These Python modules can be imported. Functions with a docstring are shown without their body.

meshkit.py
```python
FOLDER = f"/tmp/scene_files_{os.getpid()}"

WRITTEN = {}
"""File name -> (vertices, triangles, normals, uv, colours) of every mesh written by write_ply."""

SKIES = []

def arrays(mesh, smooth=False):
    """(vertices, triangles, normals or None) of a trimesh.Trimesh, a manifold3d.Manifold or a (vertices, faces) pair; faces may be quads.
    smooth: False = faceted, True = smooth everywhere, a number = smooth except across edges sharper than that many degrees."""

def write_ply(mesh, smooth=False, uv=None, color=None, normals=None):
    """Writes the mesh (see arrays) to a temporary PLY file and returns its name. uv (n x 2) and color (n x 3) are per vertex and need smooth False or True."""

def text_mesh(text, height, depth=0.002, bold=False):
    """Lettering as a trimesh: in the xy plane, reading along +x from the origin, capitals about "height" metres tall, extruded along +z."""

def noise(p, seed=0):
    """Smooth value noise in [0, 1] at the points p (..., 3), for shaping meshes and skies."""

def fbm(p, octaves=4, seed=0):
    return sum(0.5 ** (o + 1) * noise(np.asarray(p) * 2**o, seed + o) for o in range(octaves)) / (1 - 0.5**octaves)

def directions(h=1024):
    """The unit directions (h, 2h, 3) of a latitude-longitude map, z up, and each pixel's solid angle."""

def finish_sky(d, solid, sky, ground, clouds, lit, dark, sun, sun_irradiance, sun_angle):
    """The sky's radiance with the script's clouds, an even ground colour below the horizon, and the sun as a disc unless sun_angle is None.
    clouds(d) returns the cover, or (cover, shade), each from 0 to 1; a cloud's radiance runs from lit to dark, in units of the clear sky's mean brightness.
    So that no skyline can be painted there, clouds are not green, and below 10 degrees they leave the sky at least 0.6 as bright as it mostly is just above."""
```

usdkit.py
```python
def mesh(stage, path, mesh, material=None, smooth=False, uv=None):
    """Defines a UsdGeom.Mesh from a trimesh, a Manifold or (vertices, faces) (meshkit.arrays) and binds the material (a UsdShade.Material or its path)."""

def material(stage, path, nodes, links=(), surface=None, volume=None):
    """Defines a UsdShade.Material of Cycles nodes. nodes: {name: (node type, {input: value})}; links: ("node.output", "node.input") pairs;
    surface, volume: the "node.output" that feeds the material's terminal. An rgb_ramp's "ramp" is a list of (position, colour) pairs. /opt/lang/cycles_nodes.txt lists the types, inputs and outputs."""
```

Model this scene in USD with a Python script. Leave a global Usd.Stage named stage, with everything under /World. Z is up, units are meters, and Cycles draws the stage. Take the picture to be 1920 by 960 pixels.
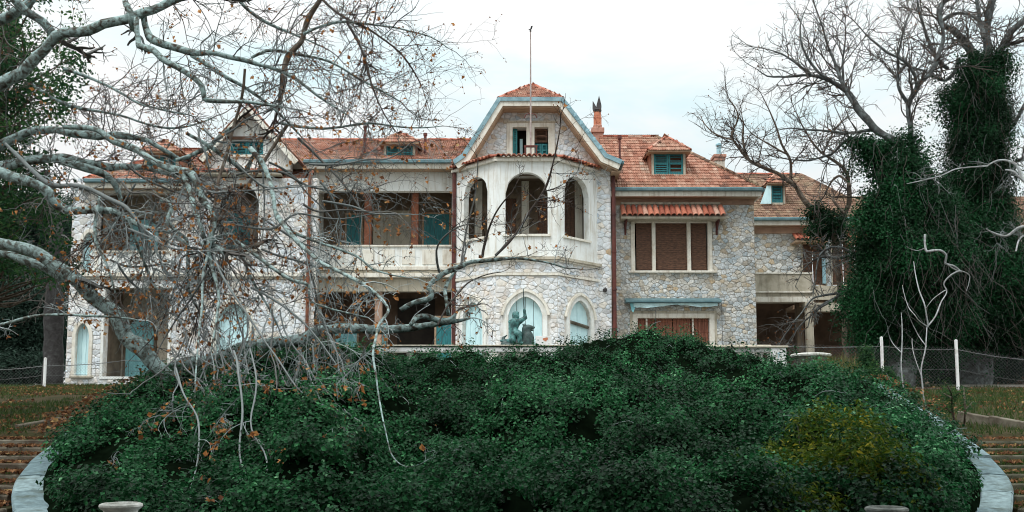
import math, random
import numpy as np, trimesh, manifold3d, usdkit, meshkit
from shapely.geometry import Polygon, Point, box as sbox
from shapely import affinity
from shapely.ops import unary_union
from scipy.spatial import Voronoi
from scipy.interpolate import PchipInterpolator, CubicSpline
from pxr import Usd, UsdGeom, UsdLux, UsdShade, Gf, Sdf, Vt

stage = Usd.Stage.CreateInMemory()
UsdGeom.SetStageUpAxis(stage, UsdGeom.Tokens.z)
UsdGeom.SetStageMetersPerUnit(stage, 1.0)
UsdGeom.Xform.Define(stage, '/World')
UsdGeom.Scope.Define(stage, '/World/Looks')

# ------------------------------------------------------------------ camera, sky, sun, exposure
FPX, PX0, PY0, PITCH, CZ = 1800.0, 960.0, 627.0, math.radians(5.5), 1.6
cam = UsdGeom.Camera.Define(stage, '/World/camera')
cam.CreateHorizontalApertureAttr(36.0)
cam.CreateVerticalApertureAttr(18.0)
cam.CreateFocalLengthAttr(36.0 * FPX / 1920)
cam.CreateVerticalApertureOffsetAttr(36.0 * (PY0 - 480) / 1920)
cam.CreateClippingRangeAttr(Gf.Vec2f(0.1, 2000))
cam.CreateExposureAttr(0.32)
xf = UsdGeom.Xformable(cam)
xf.AddTranslateOp().Set(Gf.Vec3d(0, 0, CZ))
xf.AddRotateXOp().Set(90 + math.degrees(PITCH))

SUN_EL, SUN_AZ = math.radians(58), math.radians(222)     # direction towards the sun: azimuth from +y (north) towards +x
sun_dir = np.array([math.sin(SUN_AZ) * math.cos(SUN_EL), math.cos(SUN_AZ) * math.cos(SUN_EL), math.sin(SUN_EL)])
sun = UsdLux.DistantLight.Define(stage, '/World/sun')
sun.CreateIntensityAttr(0.4); sun.CreateAngleAttr(18.0); sun.CreateNormalizeAttr(True)
sun.CreateColorAttr(Gf.Vec3f(1.0, 0.985, 0.96))
q = Gf.Rotation(Gf.Vec3d(0, 0, 1), Gf.Vec3d(*sun_dir)).GetQuat()
UsdGeom.Xformable(sun).AddOrientOp().Set(Gf.Quatf(q))
usdkit.material(stage, '/World/Looks/sky', {
    'sky': ('sky_texture', {'sky_type': 'single_scattering', 'sun_disc': False, 'sun_elevation': SUN_EL, 'sun_rotation': math.atan2(sun_dir[0], sun_dir[1])}),
    'tc': ('texture_coordinate', {}),
    'sep': ('separate_xyz', {}),
    'map': ('mapping', {'scale': (2.2, 2.2, 6.0), 'location': (0.6, 0.3, 0.0)}),
    'n': ('noise_texture', {'scale': 1.6, 'detail': 6.0, 'roughness': 0.55, 'distortion': 0.4}),
    'cover': ('rgb_ramp', {'ramp': [(0.30, (0.95, 0.95, 0.95)), (0.5, (1, 1, 1))]}),
    'sq': ('math', {'math_type': 'power', 'value2': 2.6}),
    'pos': ('math', {'math_type': 'maximum', 'value2': 0.0}),
    'up': ('map_range', {'from_min': 0.0, 'from_max': 1.0, 'to_min': 7.1, 'to_max': 23.0, 'clamp': True}),
    'grey': ('rgb_ramp', {'ramp': [(0.34, (0.82, 1.0, 1.04)), (0.52, (1.0, 1.015, 1.015))]}),
    'lit': ('vector_math', {'math_type': 'scale'}),
    'mix': ('mix', {'mix_type': 'mix'}),
    'bg': ('background_shader', {'strength': 0.1})},
    [('tc.generated', 'sep.vector'), ('tc.generated', 'map.vector'), ('map.vector', 'n.vector'), ('n.fac', 'cover.fac'), ('n.fac', 'grey.fac'),
     ('sep.z', 'pos.value1'), ('pos.value', 'sq.value1'), ('sq.value', 'up.value'), ('grey.color', 'lit.vector1'), ('up.result', 'lit.scale'), ('cover.color', 'mix.fac'), ('sky.color', 'mix.color1'),
     ('lit.vector', 'mix.color2'), ('mix.color', 'bg.color')], surface='bg.background')
dome = UsdLux.DomeLight.Define(stage, '/World/sky')
UsdShade.MaterialBindingAPI.Apply(dome.GetPrim()).Bind(UsdShade.Material.Get(stage, '/World/Looks/sky'))
dome.GetPrim().SetCustomDataByKey('kind', 'structure')

# ------------------------------------------------------------------ helpers
ca, sa = math.cos(PITCH), math.sin(PITCH)
def P(px, py, Y):
    u, v = (px - PX0) / FPX, (PY0 - py) / FPX
    t = Y / (ca - v * sa)
    return np.array([u * t, Y, CZ + (sa + v * ca) * t], float)
def Zp(py, Y): return float(P(960, py, Y)[2])
def rect(x0, y0, x1, y1, Y):
    m = (y0 + y1) / 2
    return float(P(x0, m, Y)[0]), float(P(x1, m, Y)[0]), Zp(y1, Y), Zp(y0, Y)

used, LOC = {}, {}
def path_for(name, parent):
    base = str(parent.GetPath()) if parent is not None else '/World'
    k = used.get((base, name), 0); used[(base, name)] = k + 1
    return f'{base}/{name}' + (f'_{k:03d}' if k else '')
def thing(name, label, cat, loc=(0, 0, 0), group=None, kind=None):
    p = path_for(name, None)
    x = UsdGeom.Xform.Define(stage, p); x.AddTranslateOp().Set(Gf.Vec3d(*map(float, loc)))
    o = x.GetPrim(); LOC[p] = np.array(loc, float)
    o.SetCustomDataByKey('label', label); o.SetCustomDataByKey('category', cat)
    if group: o.SetCustomDataByKey('group', group)
    if kind: o.SetCustomDataByKey('kind', kind)
    return o
def loc_of(prim):
    p = str(prim.GetPath()) if prim is not None else ''
    return LOC.get('/'.join(p.split('/')[:3]), np.zeros(3))
def group_part(name, parent):
    return UsdGeom.Xform.Define(stage, path_for(name, parent)).GetPrim()
def obj(name, mesh, mat, parent=None, tone=None, smooth=False, kind=None, label=None):
    V, F = (np.asarray(mesh[0], float), np.asarray(mesh[1], int)) if isinstance(mesh, tuple) else (np.asarray(mesh.vertices, float), np.asarray(mesh.faces, int))
    V = V - loc_of(parent)
    p = path_for(name, parent)
    m = usdkit.mesh(stage, p, (V, F), MAT[mat], smooth=smooth)
    if tone is not None:
        t = np.broadcast_to(np.asarray(tone, np.float32), (len(V),)).astype(np.float32)
        UsdGeom.PrimvarsAPI(m).CreatePrimvar('tone', Sdf.ValueTypeNames.FloatArray, 'vertex').Set(Vt.FloatArray.FromNumpy(np.ascontiguousarray(t)))
    if kind: m.GetPrim().SetCustomDataByKey('kind', kind)
    if label: m.GetPrim().SetCustomDataByKey('label', label)
    return m.GetPrim()
def tag(o, label, cat, group=None, kind=None):
    o.SetCustomDataByKey('label', label); o.SetCustomDataByKey('category', cat)
    if group: o.SetCustomDataByKey('group', group)
    if kind: o.SetCustomDataByKey('kind', kind)
    return o
def structure(o):
    o.SetCustomDataByKey('kind', 'structure'); return o
def copy_of(src, name, loc, label, rz=0.0, scale=None):
    p = path_for(name, None)
    x = UsdGeom.Xform.Define(stage, p); o = x.GetPrim()
    o.GetReferences().AddInternalReference(src.GetPath())
    x.ClearXformOpOrder(); x.AddTranslateOp().Set(Gf.Vec3d(*map(float, loc)))
    if rz: x.AddRotateZOp().Set(rz)
    if scale: x.AddScaleOp().Set(Gf.Vec3f(*scale))
    o.SetInstanceable(True)
    o.SetCustomDataByKey('label', label)
    return o
def join(parts):
    n, Vs, Fs = 0, [], []
    for V, F in parts:
        Vs.append(np.asarray(V, float)); F = np.asarray(F, int)
        if F.shape[1] == 4: F = np.vstack([F[:, [0, 1, 2]], F[:, [0, 2, 3]]])
        Fs.append(F + n); n += len(V)
    return np.vstack(Vs), np.vstack(Fs)
def box(x0, x1, y0, y1, z0, z1, c=0.0):
    """A box; c > 0 chamfers every edge."""
    if c <= 0:
        V = np.array([(x, y, z) for x in (x0, x1) for y in (y0, y1) for z in (z0, z1)], float)
        F = [(0, 1, 3), (0, 3, 2), (4, 6, 7), (4, 7, 5), (0, 4, 5), (0, 5, 1), (2, 3, 7), (2, 7, 6), (0, 2, 6), (0, 6, 4), (1, 5, 7), (1, 7, 3)]
        return V, np.array(F)
    pts = []
    for x, sx in ((x0, 1), (x1, -1)):
        for y, sy in ((y0, 1), (y1, -1)):
            for z, sz in ((z0, 1), (z1, -1)):
                pts += [(x, y + sy * c, z + sz * c), (x + sx * c, y, z + sz * c), (x + sx * c, y + sy * c, z)]
    h = trimesh.convex.convex_hull(np.array(pts))
    return np.array(h.vertices), np.array(h.faces)
def hull(pts):
    h = trimesh.convex.convex_hull(np.asarray(pts, float)); return np.array(h.vertices), np.array(h.faces)
def rotz(mesh, ang, about):
    V = np.asarray(mesh[0]) - about
    c, s = math.cos(ang), math.sin(ang)
    return V @ np.array([[c, s, 0], [-s, c, 0], [0, 0, 1]]) + about, mesh[1]
def tubes(lines, sides=5, cap=False):
    """lines: (points, radii) pairs -> one mesh."""
    Vs, Fs, n = [], [], 0
    ang = np.arange(sides) * 2 * math.pi / sides
    cs, sn = np.cos(ang), np.sin(ang)
    for pts, rad in lines:
        p = np.asarray(pts, float); k = len(p)
        r = np.broadcast_to(np.asarray(rad, float), (k,))
        t = np.gradient(p, axis=0); t /= np.linalg.norm(t, axis=1, keepdims=True) + 1e-12
        m = t.mean(0)
        ref = np.eye(3)[np.argmin(np.abs(m))]
        a = np.cross(t, ref); a /= np.linalg.norm(a, axis=1, keepdims=True) + 1e-12
        b = np.cross(t, a)
        V = p[:, None] + r[:, None, None] * (cs[None, :, None] * a[:, None] + sn[None, :, None] * b[:, None])
        i = np.arange(k - 1)[:, None] * sides; j = np.arange(sides)[None]; j2 = (j + 1) % sides
        A, B, C, D = i + j, i + j2, i + sides + j2, i + sides + j
        F = np.stack([np.stack([A, B, C], -1), np.stack([A, C, D], -1)], 2).reshape(-1, 3)
        if cap:
            F = np.vstack([F] + [np.array([[0, x + 1, x] for x in range(1, sides - 1)])] + [np.array([[0, x, x + 1] for x in range(1, sides - 1)]) + (k - 1) * sides])
        Vs.append(V.reshape(-1, 3)); Fs.append(F + n); n += k * sides
    return np.vstack(Vs), np.vstack(Fs)
def revolve(profile, at, sides=20):
    """profile: (radius, z) pairs from bottom to top."""
    pr = np.array(profile, float); ang = np.arange(sides) * 2 * math.pi / sides; k = len(pr)
    V = np.stack([pr[:, :1] * np.cos(ang) + at[0], pr[:, :1] * np.sin(ang) + at[1], np.repeat(pr[:, 1:] + at[2], sides, 1)], -1).reshape(-1, 3)
    i = np.arange(k - 1)[:, None] * sides; j = np.arange(sides)[None]; j2 = (j + 1) % sides
    F = np.stack([np.stack([i + j, i + j2, i + sides + j2], -1), np.stack([i + j, i + sides + j2, i + sides + j], -1)], 2).reshape(-1, 3)
    return V, F

class Frame:
    """A vertical wall plane: a runs along A, z is up, t is out of the wall towards the viewer."""
    def __init__(s, O, A):
        s.O = np.array(O, float); s.A = np.array(A, float) / np.linalg.norm(A); s.N = np.cross(s.A, [0, 0, 1.0])
    def to3(s, q):
        q = np.asarray(q, float)
        return s.O + q[:, :1] * s.A + q[:, 1:2] * np.array([0, 0, 1.0]) + q[:, 2:3] * s.N
    def slab(s, poly, t0, t1):
        out = []
        for g in getattr(poly, 'geoms', [poly]):
            if g.is_empty or g.geom_type != 'Polygon' or g.area < 1e-6: continue
            m = trimesh.creation.extrude_polygon(g, t1 - t0, engine='earcut')
            V = np.array(m.vertices); V[:, 2] += t0
            out.append((s.to3(V), np.array(m.faces)))
        return join(out)
def front(Y): return Frame((0, Y, 0), (1, 0, 0))
def rpoly(x0, x1, z0, z1): return sbox(min(x0, x1), min(z0, z1), max(x0, x1), max(z0, z1))
def arch(c, hw, z0, ztop, kind='round', rise=None, n=14):
    """An opening: straight sides up to the springing, then a round, pointed or low (segmental) head."""
    rise = rise if rise is not None else hw
    zs = ztop - rise
    pts = [(c - hw, z0), (c + hw, z0)]
    for k in range(n + 1):
        s = 1 - 2 * k / n
        if kind == 'pointed': h = (1 - abs(s) ** 1.9) ** 0.62 * (1 - 0.16 * (1 - abs(s)) * 0) if abs(s) < 1 else 0; h = 0.88 * h + 0.12 * (1 - abs(s))
        else: h = math.sqrt(max(0, 1 - s * s))
        pts.append((c + s * hw, zs + rise * h))
    return Polygon(pts).buffer(0)

STONES = []   # (wall prim, V, F, tone, material, size)
def stones(wall, fr, poly, size, mat, seed, proud=0.035, joint=0.012, squash=1.35, lo=0.0, hi=1.0):
    rng = np.random.default_rng(seed)
    x0, z0, x1, z1 = poly.bounds
    sx, sz = size * 1.15, size * 1.15 / squash
    gx, gz = np.meshgrid(np.arange(x0 - 2 * sx, x1 + 2 * sx, sx), np.arange(z0 - 2 * sz, z1 + 2 * sz, sz))
    gx = gx + (np.arange(gx.shape[0])[:, None] % 2) * sx / 2
    pts = np.stack([gx.ravel(), gz.ravel()], 1)
    pts += rng.uniform(-0.46, 0.46, pts.shape) * [sx, sz]
    pts = pts[rng.random(len(pts)) > 0.16]
    vor = Voronoi(pts * [1, squash])
    small = poly.buffer(-0.005)
    from shapely.prepared import prep
    pp = prep(small)
    for i, reg in enumerate(vor.point_region):
        idx = vor.regions[reg]
        if -1 in idx or len(idx) < 3: continue
        cell = Polygon(vor.vertices[idx] / [1, squash])
        if not pp.intersects(cell): continue
        if not pp.contains(cell): cell = cell.intersection(small)
        r = min(0.05, size * 0.14)
        cell = cell.buffer(-joint - r)
        if cell.is_empty: continue
        if cell.geom_type != 'Polygon': cell = max(cell.geoms, key=lambda g: g.area)
        cell = cell.buffer(r, quad_segs=1).simplify(0.01)
        if cell.geom_type != 'Polygon' or cell.area < 0.003: continue
        ring = np.array(cell.exterior.coords)[:-1]
        if not cell.exterior.is_ccw: ring = ring[::-1]
        n = len(ring); c = ring.mean(0)
        d = proud * rng.uniform(0.55, 1.3)
        tilt = rng.normal(0, 0.05, 2)
        def h(q, base): return base + (q - c) @ tilt
        mid = c + (ring - c) * 0.93; top = c + (ring - c) * 0.70
        V = np.vstack([np.c_[ring, np.full(n, -0.01)], np.c_[mid, h(mid, d * 0.72)], np.c_[top, h(top, d)], [[*c, d * 1.03]]])
        k = np.arange(n); k2 = (k + 1) % n
        F = [np.stack([k, k2, k2 + n], 1), np.stack([k, k2 + n, k + n], 1), np.stack([k + n, k2 + n, k2 + 2 * n], 1), np.stack([k + n, k2 + 2 * n, k + 2 * n], 1), np.stack([k + 2 * n, k2 + 2 * n, np.full(n, 3 * n)], 1)]
        STONES.append((wall, fr.to3(V), np.vstack(F), float(lo + (hi - lo) * rng.random()), mat, cell.area))
def finish_stones(limit=300):
    order = sorted(range(len(STONES)), key=lambda i: -STONES[i][5])
    for i in order[:limit]:
        w, V, F, t, mat, _ = STONES[i]
        obj('stone', (V, F), mat, w, tone=t)
    rest = {}
    for i in order[limit:]: rest.setdefault((STONES[i][0].GetPath(), STONES[i][4]), []).append(STONES[i])
    for (path, mat), ss in rest.items():
        obj('small_stones', join([(s[1], s[2]) for s in ss]), mat, ss[0][0], tone=np.concatenate([np.full(len(s[1]), s[3]) for s in ss]), kind='stuff')

def tile_field(pts, seed, tw=0.2, tl=0.28):
    """Interlocking clay tiles over a planar roof slope; the first two points are the eave. Returns (mesh, tone) and the slab under them."""
    pts = np.asarray(pts, float); rng = np.random.default_rng(seed)
    A = pts[1] - pts[0]; L = np.linalg.norm(A); A /= L
    N = np.cross(pts[1] - pts[0], pts[-1] - pts[0]); N /= np.linalg.norm(N)
    if N[2] < 0: N = -N
    U = np.cross(N, A)
    q = np.stack([(pts - pts[0]) @ A, (pts - pts[0]) @ U], 1)
    poly = Polygon(q).buffer(0)
    x0, y0, x1, y1 = poly.bounds
    from shapely.prepared import prep
    inside = prep(poly.buffer(0.03)); C, T = [], []
    rows = int((y1 - y0) / tl) + 2
    for r in range(rows):
        u = y0 - 0.04 + r * tl
        for cc in np.arange(x0, x1, tw):
            if inside.contains(Point(cc + tw / 2, u + tl / 2)): C.append((cc + tw / 2, u)); T.append(0)
    C = np.array(C); n = len(C)
    T = np.clip(0.45 + 0.18 * rng.normal(size=n) + 0.9 * (meshkit.fbm(np.c_[C * 0.55, np.full(n, seed * 3.1)], 3, seed) - 0.5), 0, 1)
    ax = np.array([-0.5, -0.36, -0.2, 0.0, 0.16, 0.34, 0.5]) * tw * 1.0
    hx = np.array([0.0, 0.03, 0.008, 0.006, 0.03, 0.01, 0.0])
    m = len(ax)
    dz = rng.normal(0, 0.004, n); dx = rng.normal(0, 0.004, n)
    base = np.stack([np.c_[ax, np.zeros(m), hx + 0.012], np.c_[ax, np.zeros(m), hx + 0.052], np.c_[ax, np.full(m, tl + 0.05), hx + 0.018]])   # lip foot, lip, head
    V2 = base.reshape(1, -1, 3) + np.c_[C[:, 0] + dx, C[:, 1], dz][:, None]
    V = pts[0] + V2[..., :1] * A + V2[..., 1:2] * U + V2[..., 2:3] * N
    k = np.arange(m - 1)
    f = []
    for a in (0, m): f += [np.stack([k + a, k + a + 1, k + a + m + 1], 1), np.stack([k + a, k + a + m + 1, k + a + m], 1)]
    f = np.vstack(f)
    F = (f[None] + (np.arange(n) * 3 * m)[:, None, None]).reshape(-1, 3)
    slab = trimesh.creation.extrude_polygon(poly, 0.06, engine='earcut')
    sv = np.array(slab.vertices); sv[:, 2] -= 0.055
    SV = pts[0] + sv[:, :1] * A + sv[:, 1:2] * U + sv[:, 2:3] * N
    return (V.reshape(-1, 3), F), np.repeat(T, 3 * m), (SV, np.array(slab.faces))
def barrel(p, d, r, length, up=(0, 0, 1), thick=0.018):
    """A half-round clay tile from p running along d."""
    d = np.asarray(d, float); d /= np.linalg.norm(d)
    s = np.cross(d, up); s /= np.linalg.norm(s); u = np.cross(s, d)
    ang = np.linspace(0, math.pi, 7)
    ring = []
    for rr, ll in ((r, 0), (r - thick, 0), (r * 0.86, length), (r * 0.86 - thick, length)):
        ring.append(np.asarray(p) + ll * d + rr * (np.cos(ang)[:, None] * s + np.sin(ang)[:, None] * u))
    V = np.vstack(ring); k = np.arange(6); F = []
    for a, b in ((0, 2), (1, 3), (0, 1), (2, 3)):
        F += [np.stack([k + 7 * a, k + 1 + 7 * a, k + 1 + 7 * b], 1), np.stack([k + 7 * a, k + 1 + 7 * b, k + 7 * b], 1)]
    return V, np.vstack(F)

# ------------------------------------------------------------------ materials
MAT = {}
def tone_mat(name, ramp, rough=0.85, noise=0.25, nscale=6.0, bump=0.3, bscale=30.0, spec=0.3, bdist=0.02, stain=None, stain_scale=0.8, stain_amount=0.7):
    """Colour from the piece's own tone, broken up by two noises (grain, stains) and given fine relief."""
    nodes = {'at': ('attribute', {'attribute': 'tone'}), 'ramp': ('rgb_ramp', {'ramp': ramp}), 'geo': ('geometry', {}),
             'n': ('noise_texture', {'scale': nscale, 'detail': 5.0, 'roughness': 0.6}), 'nr': ('rgb_ramp', {'ramp': [(0.25, (1 - noise,) * 3), (0.7, (1 + noise * 0.4,) * 3)]}),
             'mul': ('mix', {'mix_type': 'multiply', 'fac': 1.0}), 'b': ('noise_texture', {'scale': bscale, 'detail': 4.0}),
             'bump': ('bump', {'strength': bump, 'distance': bdist}), 'p': ('principled_bsdf', {'roughness': rough, 'specular_ior_level': spec})}
    links = [('at.fac', 'ramp.fac'), ('geo.position', 'n.vector'), ('n.fac', 'nr.fac'), ('ramp.color', 'mul.color1'), ('nr.color', 'mul.color2'),
             ('geo.position', 'b.vector'), ('b.fac', 'bump.height'), ('bump.normal', 'p.normal')]
    last = 'mul.color'
    if stain:
        nodes['s'] = ('noise_texture', {'scale': stain_scale, 'detail': 6.0, 'roughness': 0.65})
        nodes['sr'] = ('rgb_ramp', {'ramp': [(0.50, (0, 0, 0)), (0.72, (stain_amount,) * 3)]})
        nodes['sm'] = ('mix', {'mix_type': 'mix', 'color2': stain})
        links += [('geo.position', 's.vector'), ('s.fac', 'sr.fac'), ('sr.color', 'sm.fac'), (last, 'sm.color1')]
        last = 'sm.color'
    links.append((last, 'p.base_color'))
    MAT[name] = usdkit.material(stage, '/World/Looks/' + name, nodes, links, surface='p.BSDF')
def plain(name, a, b=None, scale=4.0, rough=0.7, bump=0.15, bscale=40.0, metallic=0.0, spec=0.4, stretch=(1, 1, 1), lo=0.38, hi=0.62, bdist=0.02):
    """Two colours mixed by noise."""
    b = b if b is not None else tuple(x * 0.75 for x in a)
    MAT[name] = usdkit.material(stage, '/World/Looks/' + name, {
        'geo': ('geometry', {}), 'm': ('mapping', {'scale': stretch}), 'n': ('noise_texture', {'scale': scale, 'detail': 6.0, 'roughness': 0.62}),
        'ramp': ('rgb_ramp', {'ramp': [(lo, b), (hi, a)]}), 'b': ('noise_texture', {'scale': bscale, 'detail': 3.0}),
        'bump': ('bump', {'strength': bump, 'distance': bdist}), 'p': ('principled_bsdf', {'roughness': rough, 'metallic': metallic, 'specular_ior_level': spec})},
        [('geo.position', 'm.vector'), ('m.vector', 'n.vector'), ('n.fac', 'ramp.fac'), ('ramp.color', 'p.base_color'), ('geo.position', 'b.vector'), ('b.fac', 'bump.height'), ('bump.normal', 'p.normal')], surface='p.BSDF')
def leaf_mat(name, ramp, rough=0.4, spec=0.5, trans=0.25):
    MAT[name] = usdkit.material(stage, '/World/Looks/' + name, {
        'at': ('attribute', {'attribute': 'tone'}), 'ramp': ('rgb_ramp', {'ramp': ramp}),
        'p': ('principled_bsdf', {'roughness': rough, 'specular_ior_level': spec}), 't': ('translucent_bsdf', {}), 'mx': ('mix_closure', {'fac': trans})},
        [('at.fac', 'ramp.fac'), ('ramp.color', 'p.base_color'), ('ramp.color', 't.color'), ('p.BSDF', 'mx.closure1'), ('t.BSDF', 'mx.closure2')], surface='mx.closure')
def bark_mat(name, stops, scale=5.0):
    MAT[name] = usdkit.material(stage, '/World/Looks/' + name, {
        'geo': ('geometry', {}), 'n': ('noise_texture', {'scale': scale, 'detail': 5.0, 'roughness': 0.6, 'distortion': 0.6}), 'ramp': ('rgb_ramp', {'ramp': stops}),
        'b': ('noise_texture', {'scale': scale * 5, 'detail': 5.0}), 'bump': ('bump', {'strength': 0.5, 'distance': 0.03}), 'p': ('principled_bsdf', {'roughness': 0.8, 'specular_ior_level': 0.25})},
        [('geo.position', 'n.vector'), ('n.fac', 'ramp.fac'), ('ramp.color', 'p.base_color'), ('geo.position', 'b.vector'), ('b.fac', 'bump.height'), ('bump.normal', 'p.normal')], surface='p.BSDF')

tone_mat('stone_pale', [(0, (0.66, 0.74, 0.80)), (0.25, (0.82, 0.83, 0.83)), (0.45, (0.72, 0.78, 0.82)), (0.66, (0.84, 0.85, 0.85)), (0.84, (0.76, 0.72, 0.64)), (0.93, (0.50, 0.58, 0.65)), (1, (0.66, 0.48, 0.30))], noise=0.30, nscale=9, bump=0.5, stain=(0.64, 0.51, 0.38), stain_scale=1.1, stain_amount=0.75)
tone_mat('stone_grey', [(0, (0.46, 0.54, 0.58)), (0.2, (0.70, 0.72, 0.71)), (0.4, (0.56, 0.63, 0.66)), (0.6, (0.76, 0.77, 0.74)), (0.78, (0.66, 0.61, 0.51)), (0.90, (0.40, 0.44, 0.45)), (0.96, (0.58, 0.45, 0.29)), (1, (0.72, 0.68, 0.58))], noise=0.55, nscale=13, bump=0.6, stain=(0.40, 0.32, 0.21), stain_scale=1.1)
tone_mat('stone_warm', [(0, (0.50, 0.44, 0.36)), (0.3, (0.60, 0.54, 0.44)), (0.6, (0.44, 0.44, 0.42)), (0.8, (0.52, 0.36, 0.22)), (1, (0.36, 0.34, 0.32))], noise=0.4, nscale=8)
tone_mat('roof_clay', [(0, (0.13, 0.055, 0.036)), (0.3, (0.29, 0.12, 0.075)), (0.55, (0.38, 0.18, 0.12)), (0.8, (0.45, 0.27, 0.195)), (1, (0.50, 0.39, 0.31))], rough=0.8, noise=0.4, nscale=9, bump=0.2, stain=(0.22, 0.17, 0.12), stain_scale=0.7)
tone_mat('roof_clay_old', [(0, (0.11, 0.065, 0.045)), (0.3, (0.19, 0.11, 0.075)), (0.6, (0.26, 0.16, 0.105)), (1, (0.33, 0.25, 0.18))], rough=0.85, noise=0.45, nscale=9, bump=0.2, stain=(0.19, 0.17, 0.10), stain_scale=0.9)  # browner clay copy for right-hand slopes, shade put into its colour
tone_mat('barrel_clay', [(0, (0.28, 0.08, 0.05)), (0.4, (0.46, 0.15, 0.09)), (0.7, (0.52, 0.21, 0.14)), (1, (0.52, 0.34, 0.26))], rough=0.8, noise=0.4, nscale=14)
plain('mortar', (0.70, 0.71, 0.70), (0.50, 0.46, 0.40), scale=3.0, rough=0.95, bump=0.4)
plain('mortar_dark', (0.52, 0.49, 0.43), (0.27, 0.235, 0.18), scale=3.0, rough=0.95, bump=0.4)
plain('ochre_plaster', (0.20, 0.155, 0.11), (0.11, 0.08, 0.055), scale=1.8, rough=0.95, bump=0.2)  # recess shade put into the ochre; bare plaster would be paler
plain('frieze', (0.50, 0.33, 0.24), (0.34, 0.22, 0.16), scale=1.6, rough=0.9)
plain('soffit_wood', (0.46, 0.33, 0.22), (0.30, 0.20, 0.13), scale=3, rough=0.8, stretch=(1, 6, 6))
plain('teal_metal', (0.26, 0.42, 0.47), (0.13, 0.24, 0.28), scale=2.5, rough=0.5, spec=0.5, bump=0.1)
plain('gutter_metal', (0.07, 0.15, 0.17), (0.13, 0.22, 0.24), scale=3.0, rough=0.5, bump=0.1)
plain('teal_paint', (0.035, 0.24, 0.26), (0.02, 0.15, 0.17), scale=3.0, rough=0.55, stretch=(6, 6, 1), bump=0.1)
plain('pale_paint', (0.62, 0.86, 0.89), (0.52, 0.76, 0.80), scale=2.0, rough=0.7, stretch=(3, 3, 1), bump=0.1)
plain('mid_paint', (0.32, 0.72, 0.78), (0.22, 0.56, 0.63), scale=2.0, rough=0.6, stretch=(6, 6, 1), bump=0.08)
plain('brown_wood', (0.17, 0.085, 0.05), (0.07, 0.035, 0.022), scale=2.0, rough=0.65, stretch=(3, 3, 12), bump=0.15)
plain('red_wood', (0.38, 0.16, 0.10), (0.20, 0.075, 0.05), scale=3.0, rough=0.65, stretch=(8, 8, 1), bump=0.15)
plain('rust_pipe', (0.25, 0.09, 0.045), (0.11, 0.04, 0.024), scale=3.5, rough=0.85, bump=0.2)
plain('dark_pipe', (0.13, 0.035, 0.025), (0.06, 0.02, 0.018), scale=3.0, rough=0.7)
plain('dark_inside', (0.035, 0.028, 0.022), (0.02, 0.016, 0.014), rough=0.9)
plain('black_metal', (0.02, 0.02, 0.022), (0.035, 0.03, 0.028), rough=0.6)
plain('terracotta', (0.55, 0.21, 0.11), (0.40, 0.14, 0.08), scale=4)
plain('brick_red', (0.50, 0.27, 0.20), (0.34, 0.18, 0.14), scale=5, rough=0.9)
plain('zinc_blue', (0.34, 0.55, 0.62), (0.22, 0.38, 0.44), scale=4, rough=0.5)
plain('bronze_patina', (0.085, 0.25, 0.24), (0.016, 0.05, 0.05), scale=7.0, rough=0.55, bump=0.2, bscale=30)
plain('bronze_dark', (0.05, 0.09, 0.085), (0.018, 0.03, 0.03), scale=6, rough=0.5, bump=0.2, bscale=30)
plain('white_paint', (0.74, 0.75, 0.74), (0.50, 0.48, 0.44), scale=3, rough=0.6, lo=0.3, hi=0.5)
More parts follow.
